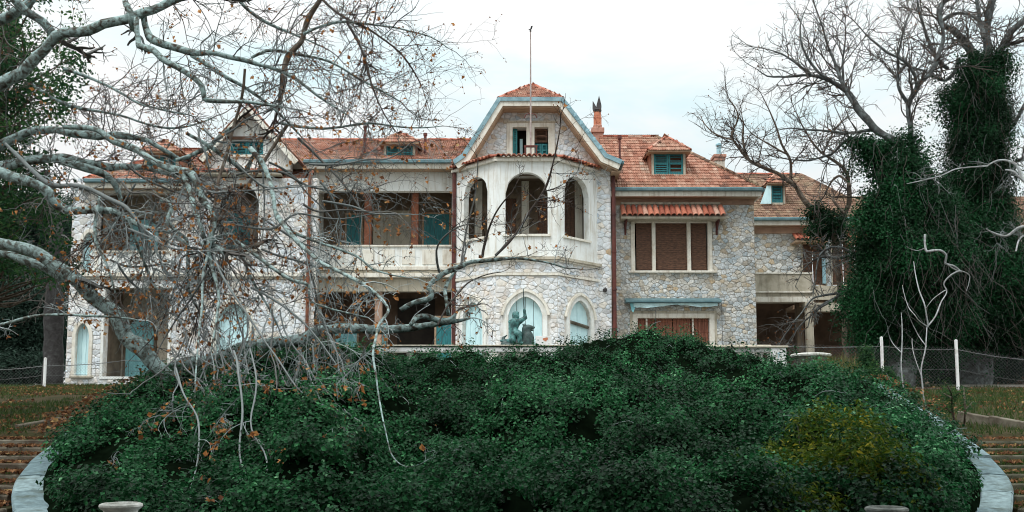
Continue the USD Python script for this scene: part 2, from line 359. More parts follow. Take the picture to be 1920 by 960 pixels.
plain('pole_paint', (0.42, 0.36, 0.34), (0.28, 0.22, 0.20), scale=5, rough=0.6)
plain('wire_steel', (0.14, 0.15, 0.15), (0.08, 0.08, 0.075), scale=6, rough=0.5, metallic=0.4)
plain('step_concrete', (0.16, 0.145, 0.11), (0.06, 0.045, 0.03), scale=2.5, rough=0.95, bump=0.4)
plain('urn_stone', (0.66, 0.66, 0.62), (0.38, 0.38, 0.34), scale=9, rough=0.9, bump=0.4)
plain('urn_dark', (0.22, 0.23, 0.21), (0.10, 0.11, 0.10), scale=9, rough=0.9, bump=0.4)
plain('soil_litter', (0.060, 0.042, 0.024), (0.026, 0.030, 0.012), scale=1.2, rough=1.0, bump=0.8, bscale=14, spec=0.1, bdist=0.05)
plain('paving', (0.34, 0.32, 0.28), (0.22, 0.20, 0.17), scale=1.5, rough=0.95)
plain('stem_dark', (0.004, 0.008, 0.004), (0.002, 0.004, 0.002), scale=5, rough=1.0, spec=0.0)  # near-black inner shells: shade between the leaves put into the colour
plain('dark_plaster', (0.13, 0.085, 0.06), (0.07, 0.045, 0.03), scale=1.5, rough=0.95)  # darker plaster copy for deep recess walls, their shade put into the colour
bark_mat('bark_plane', [(0.34, (0.035, 0.025, 0.018)), (0.43, (0.10, 0.11, 0.095)), (0.51, (0.20, 0.27, 0.26)), (0.60, (0.34, 0.46, 0.45)), (0.70, (0.14, 0.15, 0.125))], 7.5)
bark_mat('bark_dark', [(0.3, (0.045, 0.032, 0.024)), (0.55, (0.13, 0.10, 0.075)), (0.7, (0.22, 0.20, 0.17))], 6)
bark_mat('bark_grey', [(0.3, (0.035, 0.033, 0.03)), (0.5, (0.075, 0.082, 0.08)), (0.7, (0.17, 0.20, 0.20))], 5)
bark_mat('bark_white', [(0.3, (0.18, 0.16, 0.15)), (0.5, (0.29, 0.31, 0.31)), (0.7, (0.42, 0.44, 0.44))], 8)
tone_mat('twig_bark', [(0, (0.05, 0.033, 0.026)), (0.35, (0.095, 0.09, 0.082)), (0.65, (0.20, 0.235, 0.235)), (1, (0.42, 0.48, 0.48))], rough=0.85, noise=0.2, bump=0)
leaf_mat('ivy_leaf', [(0, (0.0015, 0.008, 0.003)), (0.35, (0.005, 0.028, 0.009)), (0.7, (0.013, 0.082, 0.027)), (0.9, (0.052, 0.215, 0.078)), (1, (0.20, 0.42, 0.22))], rough=0.40, spec=0.10, trans=0.2)
leaf_mat('evergreen_leaf', [(0, (0.008, 0.028, 0.012)), (0.5, (0.018, 0.062, 0.022)), (1, (0.055, 0.125, 0.032))], rough=0.5, spec=0.12, trans=0.35)
leaf_mat('yellow_leaf', [(0, (0.010, 0.038, 0.004)), (0.5, (0.032, 0.066, 0.005)), (0.85, (0.088, 0.108, 0.007)), (1, (0.26, 0.22, 0.02))], rough=0.5, spec=0.10)
leaf_mat('dry_leaf', [(0, (0.12, 0.045, 0.018)), (0.5, (0.34, 0.14, 0.045)), (0.85, (0.46, 0.21, 0.07)), (1, (0.52, 0.34, 0.16))], rough=0.7, spec=0.2)
leaf_mat('grass_blade', [(0, (0.018, 0.036, 0.009)), (0.5, (0.038, 0.068, 0.014)), (0.85, (0.085, 0.09, 0.027)), (1, (0.22, 0.17, 0.075))], rough=0.6, spec=0.2)
leaf_mat('conifer_needle', [(0, (0.008, 0.020, 0.014)), (0.6, (0.018, 0.042, 0.028)), (1, (0.035, 0.07, 0.05))], rough=0.6, spec=0.2)
leaf_mat('fallen_leaf', [(0, (0.05, 0.022, 0.012)), (0.5, (0.13, 0.06, 0.028)), (0.9, (0.24, 0.12, 0.055)), (1, (0.40, 0.28, 0.12))], rough=0.8, spec=0.15)

def weathered(name, base, dirt, streak, scale=1.4):
    """Painted plaster: broad cloudy dirt, vertical rain streaks and fine pitting."""
    MAT[name] = usdkit.material(stage, '/World/Looks/' + name, {
        'geo': ('geometry', {}), 'n': ('noise_texture', {'scale': scale, 'detail': 7.0, 'roughness': 0.65}), 'r': ('rgb_ramp', {'ramp': [(0.30, dirt), (0.52, base)]}),
        'm': ('mapping', {'scale': (5.0, 5.0, 0.35)}), 's': ('noise_texture', {'scale': 1.6, 'detail': 6.0, 'roughness': 0.7}), 'sr': ('rgb_ramp', {'ramp': [(0.50, (0, 0, 0)), (0.72, (0.85, 0.85, 0.85))]}),
        'mx': ('mix', {'mix_type': 'mix', 'color2': streak}), 'b': ('noise_texture', {'scale': 30.0, 'detail': 4.0}), 'bump': ('bump', {'strength': 0.25, 'distance': 0.02}), 'p': ('principled_bsdf', {'roughness': 0.92, 'specular_ior_level': 0.3})},
        [('geo.position', 'n.vector'), ('n.fac', 'r.fac'), ('geo.position', 'm.vector'), ('m.vector', 's.vector'), ('s.fac', 'sr.fac'), ('sr.color', 'mx.fac'), ('r.color', 'mx.color1'), ('mx.color', 'p.base_color'),
         ('geo.position', 'b.vector'), ('b.fac', 'bump.height'), ('bump.normal', 'p.normal')], surface='p.BSDF')
weathered('white_plaster', (0.80, 0.83, 0.81), (0.64, 0.63, 0.57), (0.48, 0.43, 0.34))
weathered('concrete_trim', (0.50, 0.46, 0.37), (0.30, 0.27, 0.20), (0.17, 0.15, 0.12))
weathered('cream_trim', (0.76, 0.74, 0.66), (0.58, 0.52, 0.42), (0.40, 0.33, 0.25), 2.2)
weathered('wall_stone', (0.26, 0.26, 0.23), (0.13, 0.13, 0.11), (0.08, 0.085, 0.06), 3)
plain('mossy_concrete', (0.085, 0.082, 0.055), (0.035, 0.035, 0.02), scale=3.0, rough=0.95, bump=0.4)
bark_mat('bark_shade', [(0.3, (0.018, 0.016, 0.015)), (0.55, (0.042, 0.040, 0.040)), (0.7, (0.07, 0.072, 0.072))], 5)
tone_mat('coping_stone', [(0, (0.12, 0.18, 0.195)), (0.5, (0.17, 0.24, 0.255)), (1, (0.23, 0.31, 0.32))], rough=0.95, noise=0.5, nscale=11, bump=0.35, bscale=60, stain=(0.045, 0.055, 0.035), stain_scale=3.0, stain_amount=0.85)
# ------------------------------------------------------------------ the mansion
BZ = 3.2
house = thing('stone_mansion', 'large abandoned two storey stone mansion with red tiled roofs and teal shutters', 'mansion', (0, 40, BZ))
YR, YG, YB, YM, YL, YRR = 41.0, 40.0, 38.2, 40.6, 39.3, 46.5
def wall(name, fr, poly, t, mat, stone=None, size=0.3, seed=1, **k):
    w = obj(name, fr.slab(poly, -t, 0.0), mat, house)
    if stone: stones(w, fr, poly, size, stone, seed, **k)
    return w
def trim_box(name, x0, x1, y0, y1, z0, z1, mat, parent=None, c=0.012, **k):
    return obj(name, box(x0, x1, y0, y1, z0, z1, c), mat, parent if parent is not None else house, **k)
def ring(outer, inner): return outer.difference(inner)
def planked(parent, fr, poly, n, t0, t1, mat, gap=0.008, name='plank'):
    x0, z0, x1, z1 = poly.bounds; w = (x1 - x0) / n
    for i in range(n):
        strip = poly.intersection(sbox(x0 + i * w + gap / 2, z0 - 1, x0 + (i + 1) * w - gap / 2, z1 + 1))
        if not strip.is_empty and strip.area > 1e-4: obj(name, fr.slab(strip, t0, t1 + 0.004 * ((i * 7) % 3)), mat, parent)
def louvre(parent, x0, x1, z0, z1, y, mat, n=9, missing=()):
    """Slatted shutter leaf facing the viewer at depth y."""
    f = 0.07
    obj('shutter_frame', join([box(x0, x0 + f, y, y + 0.04, z0, z1), box(x1 - f, x1, y, y + 0.04, z0, z1), box(x0 + f, x1 - f, y + 0.002, y + 0.038, z0, z0 + f), box(x0 + f, x1 - f, y + 0.002, y + 0.038, z1 - f, z1),
                               box(x0 + f, x1 - f, y + 0.002, y + 0.038, (z0 + z1) / 2 - f / 2, (z0 + z1) / 2 + f / 2)]), mat, parent)
    S = []
    for i in range(n):
        if i in missing: continue
        z = z0 + f + (z1 - z0 - 2 * f) * (i + 0.5) / n; h = (z1 - z0 - 2 * f) / n * 0.62
        S.append((np.array([(x0 + f, y + 0.005, z - h / 2), (x1 - f, y + 0.005, z - h / 2), (x1 - f, y + 0.03, z + h / 2), (x0 + f, y + 0.03, z + h / 2),
                            (x0 + f, y + 0.012, z - h / 2), (x1 - f, y + 0.012, z - h / 2), (x1 - f, y + 0.037, z + h / 2), (x0 + f, y + 0.037, z + h / 2)]),
                  np.array([(0, 1, 2, 3), (7, 6, 5, 4), (0, 4, 5, 1), (3, 2, 6, 7)])))
    obj('slats', join(S), mat, parent)
def roof(pts, seed, mat='roof_clay', name='roof_tiles', parent=None):
    (tm, tone, slab) = tile_field(pts, seed)
    r = obj('roof_slope', slab, mat, parent if parent is not None else house, tone=0.3)
    obj(name, tm, mat, r, tone=tone, kind='stuff')
    return r
def cap_row(p0, p1, seed, mat='barrel_clay', r=0.11, step=0.34, parent=None):
    p0, p1 = np.array(p0, float), np.array(p1, float); L = np.linalg.norm(p1 - p0); d = (p1 - p0) / L
    rng = np.random.default_rng(seed); ms, tn = [], []
    for k in range(int(L / step)):
        m = barrel(p0 + d * k * step + [0, 0, 0.02 + 0.006 * rng.standard_normal()], d + rng.normal(0, 0.02, 3), r, step * 1.12)
        ms.append(m); tn.append(np.full(len(m[0]), rng.random()))
    obj('ridge_caps', join(ms), mat, parent if parent is not None else house, tone=np.concatenate(tn), kind='stuff')

# --- right wing -------------------------------------------------------
fr = front(YR)
XR0, XR1 = float(P(1148, 500, YR)[0]), float(P(1416, 500, YR)[0])
ZRe = Zp(368, YR)
w1, w2 = rect(1183, 412, 1335, 508, YR), rect(1186, 588, 1340, 668, YR)
poly = rpoly(XR0, XR1, BZ - 0.3, ZRe).difference(rpoly(*w1)).difference(rpoly(*w2))
rw = wall('wing_wall', fr, poly.difference(rpoly(XR0, XR1, Zp(384, YR), ZRe + 1)), 0.4, 'mortar_dark', 'stone_grey', 0.175, 11, proud=0.026, joint=0.003)
obj('frieze_band', fr.slab(rpoly(XR0, XR1 + 0.01, Zp(384, YR) + 0.003, ZRe), -0.4, 0.03), 'frieze', house)
side = Frame((XR1, YR + 0.4, 0), (0, 1, 0))
swall = wall('side_wall', side, rpoly(0.0, 5.6, BZ - 0.3, ZRe), 0.4, 'mortar_dark', 'stone_grey', 0.34, 12)
obj('inner_wall', box(XR0, XR1 - 0.42, YR + 1.6, YR + 1.8, BZ, ZRe), 'dark_inside', house)
# upper window: three brown roller shutters between cream posts
win = group_part('window', house)
x0, x1, z0, z1 = w1
f = 0.17
obj('frame', join([box(x0, x0 + f, YR - 0.06, YR + 0.3, z0, z1, 0.01), box(x1 - f, x1, YR - 0.06, YR + 0.3, z0, z1, 0.01), box(x0 + f, x1 - f, YR - 0.057, YR + 0.3, z1 - 0.12, z1, 0.01)]), 'cream_trim', win)
obj('sill', box(x0 - 0.12, x1 + 0.18, YR - 0.16, YR + 0.3, z0 - 0.10, z0 - 0.002, 0.015), 'cream_trim', win)
for a, b in ((1195, 1222.5), (1229.5, 1289.5), (1294.5, 1322)):
    xa, xb, za, zb = rect(a, 418, b, 505, YR + 0.15)
    zs = np.linspace(za - 0.02, zb + 0.08, 26); S = []
    for k in range(25): S.append(box(xa - 0.05, xb + 0.05, YR + 0.15 + 0.004 * (k % 3), YR + 0.19, zs[k] + 0.006, zs[k + 1]))
    obj('roller_shutter', join(S), 'brown_wood', win)
for a in (1226, 1292):
    xm = float(P(a, 460, YR)[0]); obj('mullion', box(xm - 0.075, xm + 0.075, YR - 0.02, YR + 0.16, z0, z1 - 0.12, 0.01), 'cream_trim', win)
# lower window behind a grille
win = group_part('window', house)
x0, x1, z0, z1 = w2
f = 0.22
obj('frame', join([box(x0, x0 + f, YR - 0.07, YR + 0.3, z0, z1, 0.015), box(x1 - f, x1, YR - 0.07, YR + 0.3, z0, z1, 0.015), box(x0 + f, x1 - f, YR - 0.067, YR + 0.3, z1 - 0.2, z1, 0.015)]), 'cream_trim', win)
obj('outer_moulding', join([box(x0 - 0.1, x0 - 0.002, YR - 0.04, YR + 0.02, z0, z1 + 0.12), box(x1 + 0.002, x1 + 0.1, YR - 0.04, YR + 0.02, z0, z1 + 0.12), box(x0 - 0.002, x1 + 0.002, YR - 0.037, YR + 0.02, z1 + 0.002, z1 + 0.12)]), 'concrete_trim', win)
xa, xb = x0 + f, x1 - f
for k in range(4):
    a, b = xa + (xb - xa) * k / 4 + 0.02, xa + (xb - xa) * (k + 1) / 4 - 0.02
    S = [box(a + (b - a) * j / 5 + 0.008, a + (b - a) * (j + 1) / 5 - 0.008, YR + 0.15, YR + 0.18 + 0.004 * (j % 2), z0, z1 - 0.2) for j in range(5)]
    obj('shutter', join(S), 'red_wood', win)
for a in (1213, 1300):
    xm = float(P(a, 620, YR)[0]); obj('post', box(xm - 0.035, xm + 0.035, YR + 0.05, YR + 0.14, z0, z1 - 0.2), 'cream_trim', win)
g = [([(xa + (xb - xa) * (k + 0.5) / 17, YR + 0.03, z0), (xa + (xb - xa) * (k + 0.5) / 17, YR + 0.03, z1 - 0.2)], 0.011) for k in range(17)]
g += [([(xa, YR + 0.03, z), (xb, YR + 0.03, z)], 0.011) for z in np.linspace(z0 + 0.1, z1 - 0.35, 4)]
obj('grille', tubes(g, 4), 'rust_pipe', win)
# tiled canopy over the upper window
can = group_part('tiled_canopy', house)
ax0, ax1, _, azt = rect(1163, 384, 1357, 404, YR - 0.3)
azb = Zp(404, YR - 0.65)
azt = Zp(383, YR)
obj('canopy_board', join([box(ax0, ax1, YR - 0.7, YR, azb - 0.14, azb - 0.06), (np.array([(ax0, YR - 0.7, azb - 0.06), (ax1, YR - 0.7, azb - 0.06), (ax1, YR, azt - 0.1), (ax0, YR, azt - 0.1), (ax0, YR, azb - 0.06), (ax1, YR, azb - 0.06)]), np.array([(0, 1, 2), (0, 2, 3), (0, 3, 4), (1, 5, 2)]))]), 'concrete_trim', can)
rng = np.random.default_rng(5)
nt = 19
for k in range(nt):
    x = ax0 + (ax1 - ax0) * (k + 0.5) / nt
    d = np.array([rng.normal(0, 0.02), 0.74, azt - azb + 0.02]); 
    obj('barrel_tile', barrel((x, YR - 0.76 + rng.normal(0, 0.012), azb - 0.03), d, (ax1 - ax0) / nt * 0.50, 0.80), 'barrel_clay', can, tone=rng.random())
obj('roofing_felt', box(ax0 + 0.05, ax1 - 0.1, YR - 0.12, YR - 0.02, azt - 0.03, azt + 0.07), 'concrete_trim', can)
for px in (1343, 1172):
    bx = float(P(px, 420, YR)[0])
    obj('bracket', join([box(bx - 0.04, bx + 0.04, YR - 0.1, YR, azb - 0.72, azb - 0.14), box(bx - 0.038, bx + 0.038, YR - 0.55, YR - 0.1, azb - 0.24, azb - 0.142), hull([(bx - 0.03, YR - 0.1, azb - 0.6), (bx + 0.03, YR - 0.1, azb - 0.6), (bx - 0.03, YR - 0.5, azb - 0.22), (bx + 0.03, YR - 0.5, azb - 0.22), (bx - 0.03, YR - 0.1, azb - 0.5), (bx + 0.03, YR - 0.1, azb - 0.5), (bx - 0.03, YR - 0.4, azb - 0.22), (bx + 0.03, YR - 0.4, azb - 0.22)])]), 'dark_pipe', can)
# broken roll-up awning over the lower window
aw = group_part('broken_awning', house)
x0, x1, z0, z1 = rect(1172, 560, 1351, 568, YR - 0.25)
obj('awning_box', join([hull([(x0, YR - 0.5, z0), (x1, YR - 0.5, z0), (x0, YR - 0.5, z0 + 0.07), (x1, YR - 0.5, z0 + 0.07), (x0, YR - 0.03, z1 + 0.05), (x1, YR - 0.03, z1 + 0.05), (x0, YR - 0.03, z0), (x1, YR - 0.03, z0)])]), 'gutter_metal', aw)
n = 26; t = np.linspace(0, 1, n); rr = np.random.default_rng(8)
xs = x0 + 0.35 + (x1 - x0 - 0.5) * t
top = np.c_[xs, np.full(n, YR - 0.36), np.full(n, z0 - 0.02)]
drop = 0.13 + 0.05 * np.sin(t * 9) + 0.05 * rr.random(n) - 0.04 * t
bot = top + np.c_[np.zeros(n), 0.05 * np.sin(t * 23), -drop]
k = np.arange(n - 1)
F = np.vstack([np.stack([k, k + 1, k + 1 + n], 1), np.stack([k, k + 1 + n, k + n], 1)])
obj('torn_fabric', (np.vstack([top, bot]), F), 'pale_paint', aw)
hx = x0 + 0.28
obj('hanging_fabric', hull([(hx - 0.09, YR - 0.3, z0 - 0.02), (hx + 0.22, YR - 0.3, z0 - 0.02), (hx + 0.06, YR - 0.32, z0 - 0.42), (hx, YR - 0.32, z0 - 0.36), (hx + 0.05, YR - 0.26, z0 - 0.05)]), 'mid_paint', aw)
obj('awning_tube', tubes([([(x0 + 0.2, YR - 0.25, z0 - 0.06), (x1 - 0.2, YR - 0.25, z0 - 0.06)], 0.05)], 8, True), 'black_metal', aw)
for px in (1228, 1351):
    xx = float(P(px, 600, YR)[0]); obj('crank_rod', tubes([([(xx, YR - 0.3, z0), (xx, YR - 0.28, z0 - 1.0), (xx, YR - 0.26, BZ + 0.5)], 0.012)], 5), 'wire_steel', aw)
# roof of the right wing
YE = YR - 0.6
ze = Zp(353, YE)
xl, xr = float(P(1140, 353, YE)[0]), float(P(1429, 353, YE)[0])
rd = 3.9
rl, rr_ = P(1120, 259, YE + rd), P(1233, 258, YE + rd)
xrr = xr - rd
rl = np.array([xl, YE + rd, rr_[2]]); rr_ = np.array([xrr, YE + rd, rr_[2]])
e0, e1, b0, b1 = np.array([xl, YE, ze]), np.array([xr, YE, ze]), np.array([xl, YE + 2 * rd, ze]), np.array([xr, YE + 2 * rd, ze])
roof([e0, e1, rr_, rl], 1); roof([e1, b1, rr_], 2, 'roof_clay_old'); roof([b1, b0, rl, rr_], 3)
cap_row(rl, rr_, 1); cap_row(e1, rr_, 2, 'roof_clay_old')
def eave(x0, x1, y, z, back, zs=0.0, right=None):
    """Gutter, cream fascia and boarded soffit along a front eave."""
    obj('gutter', box(x0, x1, y - 0.13, y + 0.02, z - 0.13, z + 0.03, 0.03), 'gutter_metal', house)
    obj('fascia', box(x0, x1 - 0.03, y + 0.022, y + 0.10, z - 0.34, z - 0.03, 0.01), 'cream_trim', house)
    obj('soffit', box(x0, x1 - 0.05, y + 0.102, back, z - 0.32, z - 0.26), 'soffit_wood', house)
eave(xl, xr, YE, ze, YR + 0.02)
obj('gutter', box(xr - 0.02, xr + 0.13, YE + 0.02, YE + 7.6, ze - 0.13, ze + 0.03, 0.03), 'gutter_metal', house)
obj('fascia', box(xr - 0.10, xr - 0.022, YE + 0.1, YE + 7.6, ze - 0.34, ze - 0.03, 0.01), 'cream_trim', house)
obj('soffit', box(XR1 - 0.02, xr - 0.105, YE + 0.6, YE + 7.6, ze - 0.32, ze - 0.26), 'soffit_wood', house)
def dormer(px0, px1, pyt, pyb, Y, label, louv=2, peak=16, depth=2.2, broken=(), cheek='roof_clay'):
    """Hipped dormer with louvred shutters; the front stands at depth Y."""
    d = group_part('dormer', house)
    if label: d.SetCustomDataByKey('label', label)
    x0, x1, z0, z1 = rect(px0, pyt, px1, pyb, Y)
    obj('dormer_body', join([box(x0 - 0.16, x0, Y + 0.05, Y + depth, z0 - 0.4, z1), box(x1, x1 + 0.16, Y + 0.05, Y + depth, z0 - 0.4, z1), box(x0, x1, Y + 0.3, Y + 0.35, z0, z1)]), cheek, d, tone=0.35)
    obj('frame', join([box(x0 - 0.1, x0 - 0.002, Y - 0.02, Y + 0.1, z0 - 0.06, z1), box(x1 + 0.002, x1 + 0.1, Y - 0.02, Y + 0.1, z0 - 0.06, z1), box(x0, x1, Y - 0.018, Y + 0.1, z0 - 0.1, z0 - 0.002)]), 'concrete_trim', d)
    w = (x1 - x0) / louv
    for k in range(louv): louvre(d, x0 + k * w + 0.01, x0 + (k + 1) * w - 0.01, z0, z1, Y + 0.03, 'teal_paint', 10, broken if k else ())
    zt = z1 + 0.02; o = 0.28; zp = Zp(pyt - peak - 6, Y + 1.0)
    a, b, c_, e_ = np.array([x0 - o, Y - o, zt]), np.array([x1 + o, Y - o, zt]), np.array([x0 - o, Y + depth, zt]), np.array([x1 + o, Y + depth, zt])
    xm = (x0 + x1) / 2; p = np.array([xm, Y - o + (x1 - x0 + 2 * o) / 2 * 0.8, zp]); p2 = np.array([xm, Y + depth, zp])
    roof([a, b, p], 31, parent=None); roof([b, e_, p2, p], 32); roof([c_, a, p, p2], 33)
    cap_row(a, p, 34, r=0.08, parent=d); cap_row(b, p, 35, r=0.08, parent=d)
    obj('eave_board', join([box(x0 - o, x1 + o, Y - o - 0.02, Y - o + 0.04, zt - 0.07, zt + 0.01), box(x0 - o, x1 + o, Y - o + 0.04, Y + 0.3, zt - 0.08, zt - 0.03)]), 'soffit_wood', d)
    return d
dormer(1226, 1281, 286, 327, YR + 0.28, 'dormer with broken slatted teal shutters', broken=(1, 3, 4, 7))
obj('vent_pipe', revolve([(0.05, -1.2), (0.05, 0.55), (0.10, 0.6), (0.10, 0.75), (0.0, 0.78)], P(1162, 285, YR + 1.4), 10), 'dark_pipe', house)
# chimneys
def at(px, py, Y): return P(px, py, Y)
ch = group_part('chimney', house)
x0, x1, z0, z1 = rect(1109, 236, 1133, 262, 44.2)
obj('chimney_base', join([box(x0 + 0.06, x1 - 0.06, 44.2, 44.9, z0 - 1.6, z1 - 0.1, 0.01), box(x0, x1, 44.14, 44.96, z1 - 0.32, z1 - 0.08, 0.02), box(x0 + 0.1, x1 - 0.1, 44.25, 44.85, z1 - 0.08, z1 + 0.08, 0.02)]), 'brick_red', ch)
pc = P(1120.5, 236, 44.55)
obj('chimney_pot', revolve([(0.19, 0.0), (0.19, 0.32), (0.20, 0.34), (0.20, 0.40), (0.17, 0.42), (0.16, 0.75)], pc, 14), 'terracotta', ch)
cz = pc[2] + 0.7
def blade(dx, h, w, lean):
    pts = []
    for k in range(9):
        s = k / 8; ww = w * (1 - s) ** 0.6 * (0.75 + 0.5 * math.sin(math.pi * min(1, s * 1.3)))
        for a in (-1, 1):
            for y in (-0.12 * (1 - s) - 0.02, 0.12 * (1 - s) + 0.02): pts.append((pc[0] + dx + lean * s + a * ww, 44.55 + y, cz + h * s))
    return hull(pts)
obj('chimney_cowl', join([revolve([(0.17, 0.0), (0.2, 0.12), (0.16, 0.16)], (pc[0], 44.55, cz - 0.05), 12), blade(0.06, 0.78, 0.12, 0.02), blade(-0.10, 0.52, 0.09, -0.12)]), 'black_metal', ch)
ch = group_part('chimney', house)
x0, x1, z0, z1 = rect(1339, 290, 1361, 330, 47.5)
obj('chimney_stack', box(x0 + 0.05, x1 - 0.05, 47.5, 48.2, z0 - 1.5, z1 - 0.14), 'stone_warm', ch, tone=0.4)
obj('chimney_cap', join([box(x0 - 0.03, x1 + 0.03, 47.42, 48.28, z1 - 0.14, z1 + 0.02, 0.02), box(x0 + 0.02, x1 - 0.02, 47.46, 48.24, z1 - 0.3, z1 - 0.142, 0.02)]), 'brick_red', ch)
obj('flue_pipe', revolve([(0.12, 0), (0.12, 0.55), (0.16, 0.56), (0.16, 0.64), (0.05, 0.72)], (P(1348, 290, 47.85)[0], 47.85, z1), 12), 'zinc_blue', ch)

# --- central gable ----------------------------------------------------
fr = front(YG)
def q2(px, py, Y): p = P(px, py, Y); return (float(p[0]), float(p[2]))
gx0, gx1 = float(P(853, 450, YG)[0]), float(P(1146, 450, YG)[0])
gp = Polygon([(gx0, Zp(330, YG)), (gx1, Zp(330, YG)), (gx1, Zp(312, YG)), q2(1132, 292, YG), q2(1052, 194, YG), q2(936, 194, YG), q2(864, 292, YG), (gx0, Zp(312, YG))])
g1, g2 = rect(961, 239, 987, 291, YG), rect(1002, 239, 1028, 291, YG)
gf = rect(950, 231, 1040, 294, YG)
gwall = wall('gable_wall', fr, gp.difference(rpoly(*g1)).difference(rpoly(*g2)), 0.4, 'mortar')
stones(gwall, fr, gp.difference(rpoly(*gf)), 0.20, 'stone_pale', 21, joint=0.005)
obj('gable_window_frame', fr.slab(rpoly(*gf).difference(rpoly(*g1)).difference(rpoly(*g2)), 0.001, 0.07), 'cream_trim', house)
trim_box('lintel', gf[0] - 0.12, gf[1] + 0.12, YG - 0.12, YG + 0.02, gf[3] + 0.002, gf[3] + 0.08, 'concrete_trim')
for (x0, x1, z0, z1), mode in ((g1, 0), (g2, 1)):
    w = group_part('window', house)
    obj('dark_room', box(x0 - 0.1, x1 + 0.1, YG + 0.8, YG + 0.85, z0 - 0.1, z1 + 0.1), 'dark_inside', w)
    xm = (x0 + x1) / 2
    if mode == 0:
        louvre(w, x0 + 0.02, x0 + 0.2, z0, z1, YG + 0.2, 'teal_paint', 12)
        obj('curtain', box(xm + 0.02, xm + 0.14, YG + 0.5, YG + 0.52, z0, z1 - 0.35), 'pale_paint', w)
    else:
        louvre(w, x0 + 0.03, xm, z0, (z0 + z1) / 2 - 0.05, YG + 0.2, 'teal_paint', 8); louvre(w, xm + 0.01, x1 - 0.03, z0, (z0 + z1) / 2 - 0.05, YG + 0.2, 'teal_paint', 8)
        louvre(w, x0 + 0.03, x1 - 0.03, (z0 + z1) / 2 + 0.02, z1, YG + 0.22, 'brown_wood', 8)
pier = rpoly(float(P(1116, 450, YG)[0]), gx1, BZ - 0.3, Zp(330, YG) - 0.003)
wall('pier_wall', fr, pier, 0.4, 'mortar', 'stone_pale', 0.22, 22, joint=0.005)
pier = rpoly(gx0, float(P(862, 450, YG)[0]), BZ - 0.3, Zp(330, YG) - 0.003)
wall('pier_wall', fr, pier, 0.4, 'mortar', 'stone_pale', 0.22, 23, joint=0.005)
obj('gable_side_wall', box(gx1 - 0.4, gx1, YG + 0.402, YG + 7, BZ - 0.3, Zp(318, YG)), 'frieze', house)
# gable roof: steep sides that flare at the eaves, front clipped by a hip
YV, YK = YG - 0.75, YG + 8.0
def v3(px, py): p = P(px, py, YV); return np.array([p[0], p[2]])
prof = [v3(850, 303), v3(868, 291), v3(935, 185), v3(1055, 185), v3(1137, 291), v3(1166, 303)]
apex = P(997, 159, YV + 2.6)
for a, b, s in ((0, 1, 41), (1, 2, 42), (4, 3, 43), (5, 4, 44)):
    A0, B0 = prof[a], prof[b]
    top = lambda q, y: np.array([q[0], y, q[1]])
    roof([top(A0, YV), top(A0, YK), top(B0, YK), top(B0, YV)], s)
xa = apex[0]
t0, t1 = np.array([prof[2][0], YV, prof[2][1]]), np.array([prof[3][0], YV, prof[3][1]])
roof([t0, t1, apex], 45)
roof([np.array([t0[0], YK, t0[2]]), t0, apex, np.array([xa, YK, apex[2]])], 46); roof([t1, np.array([t1[0], YK, t1[2]]), np.array([xa, YK, apex[2]]), apex], 47)
cap_row(t0, apex, 48, r=0.09); cap_row(t1, apex, 49, r=0.09)
def strip(pts, inner, y0, y1):
    """Verge board following the gable outline between two offsets below it."""
    pts = np.array(pts); ms = []
    up = np.array([[0, 1.0]])
    for k in range(len(pts) - 1):
        d = pts[k + 1] - pts[k]; 
        def nrm(i):
            ds = [pts[j + 1] - pts[j] for j in (i - 1, i) if 0 <= j < len(pts) - 1]
            n = sum(np.array([x[1], -x[0]]) / np.linalg.norm(x) for x in ds); n /= np.linalg.norm(n)
            return n
        a0, a1 = pts[k] + nrm(k) * inner[0], pts[k + 1] + nrm(k + 1) * inner[0]
        b0, b1 = pts[k] + nrm(k) * inner[1], pts[k + 1] + nrm(k + 1) * inner[1]
        ms.append(hull([(p[0], y, p[1]) for p in (a0, a1, b0, b1) for y in (y0, y1)]))
    return ms
for m in strip(prof, (-0.06, 0.13), YV - 0.07, YV + 0.12): obj('verge_flashing', m, 'teal_metal', house)
for m in strip(prof, (0.132, 0.36), YV - 0.02, YV + 0.08): obj('bargeboard', m, 'cream_trim', house)
for m in strip(prof, (0.362, 0.42), YV + 0.03, YG - 0.002): obj('gable_soffit', m, 'soffit_wood', house)
rng = np.random.default_rng(3)
# flashing sheets: visible laps on the right verge
P4, P3 = prof[4], prof[3]
for k in range(1, 7):
    c = P3 + (P4 - P3) * k / 7
    obj('flashing_lap', box(c[0] - 0.06, c[0] + 0.06, YV - 0.085, YV - 0.071, c[1] - 0.10, c[1] + 0.06), 'zinc_blue', house)
obj('soffit', box(gx1 - 0.02, prof[5][0] - 0.05, YV + 0.1, YK - 1, prof[5][1] - 0.42, prof[5][1] - 0.36), 'soffit_wood', house)
obj('gutter', box(prof[5][0] - 0.04, prof[5][0] + 0.10, YV, YK - 2, prof[5][1] - 0.1, prof[5][1] + 0.06, 0.03), 'gutter_metal', house)
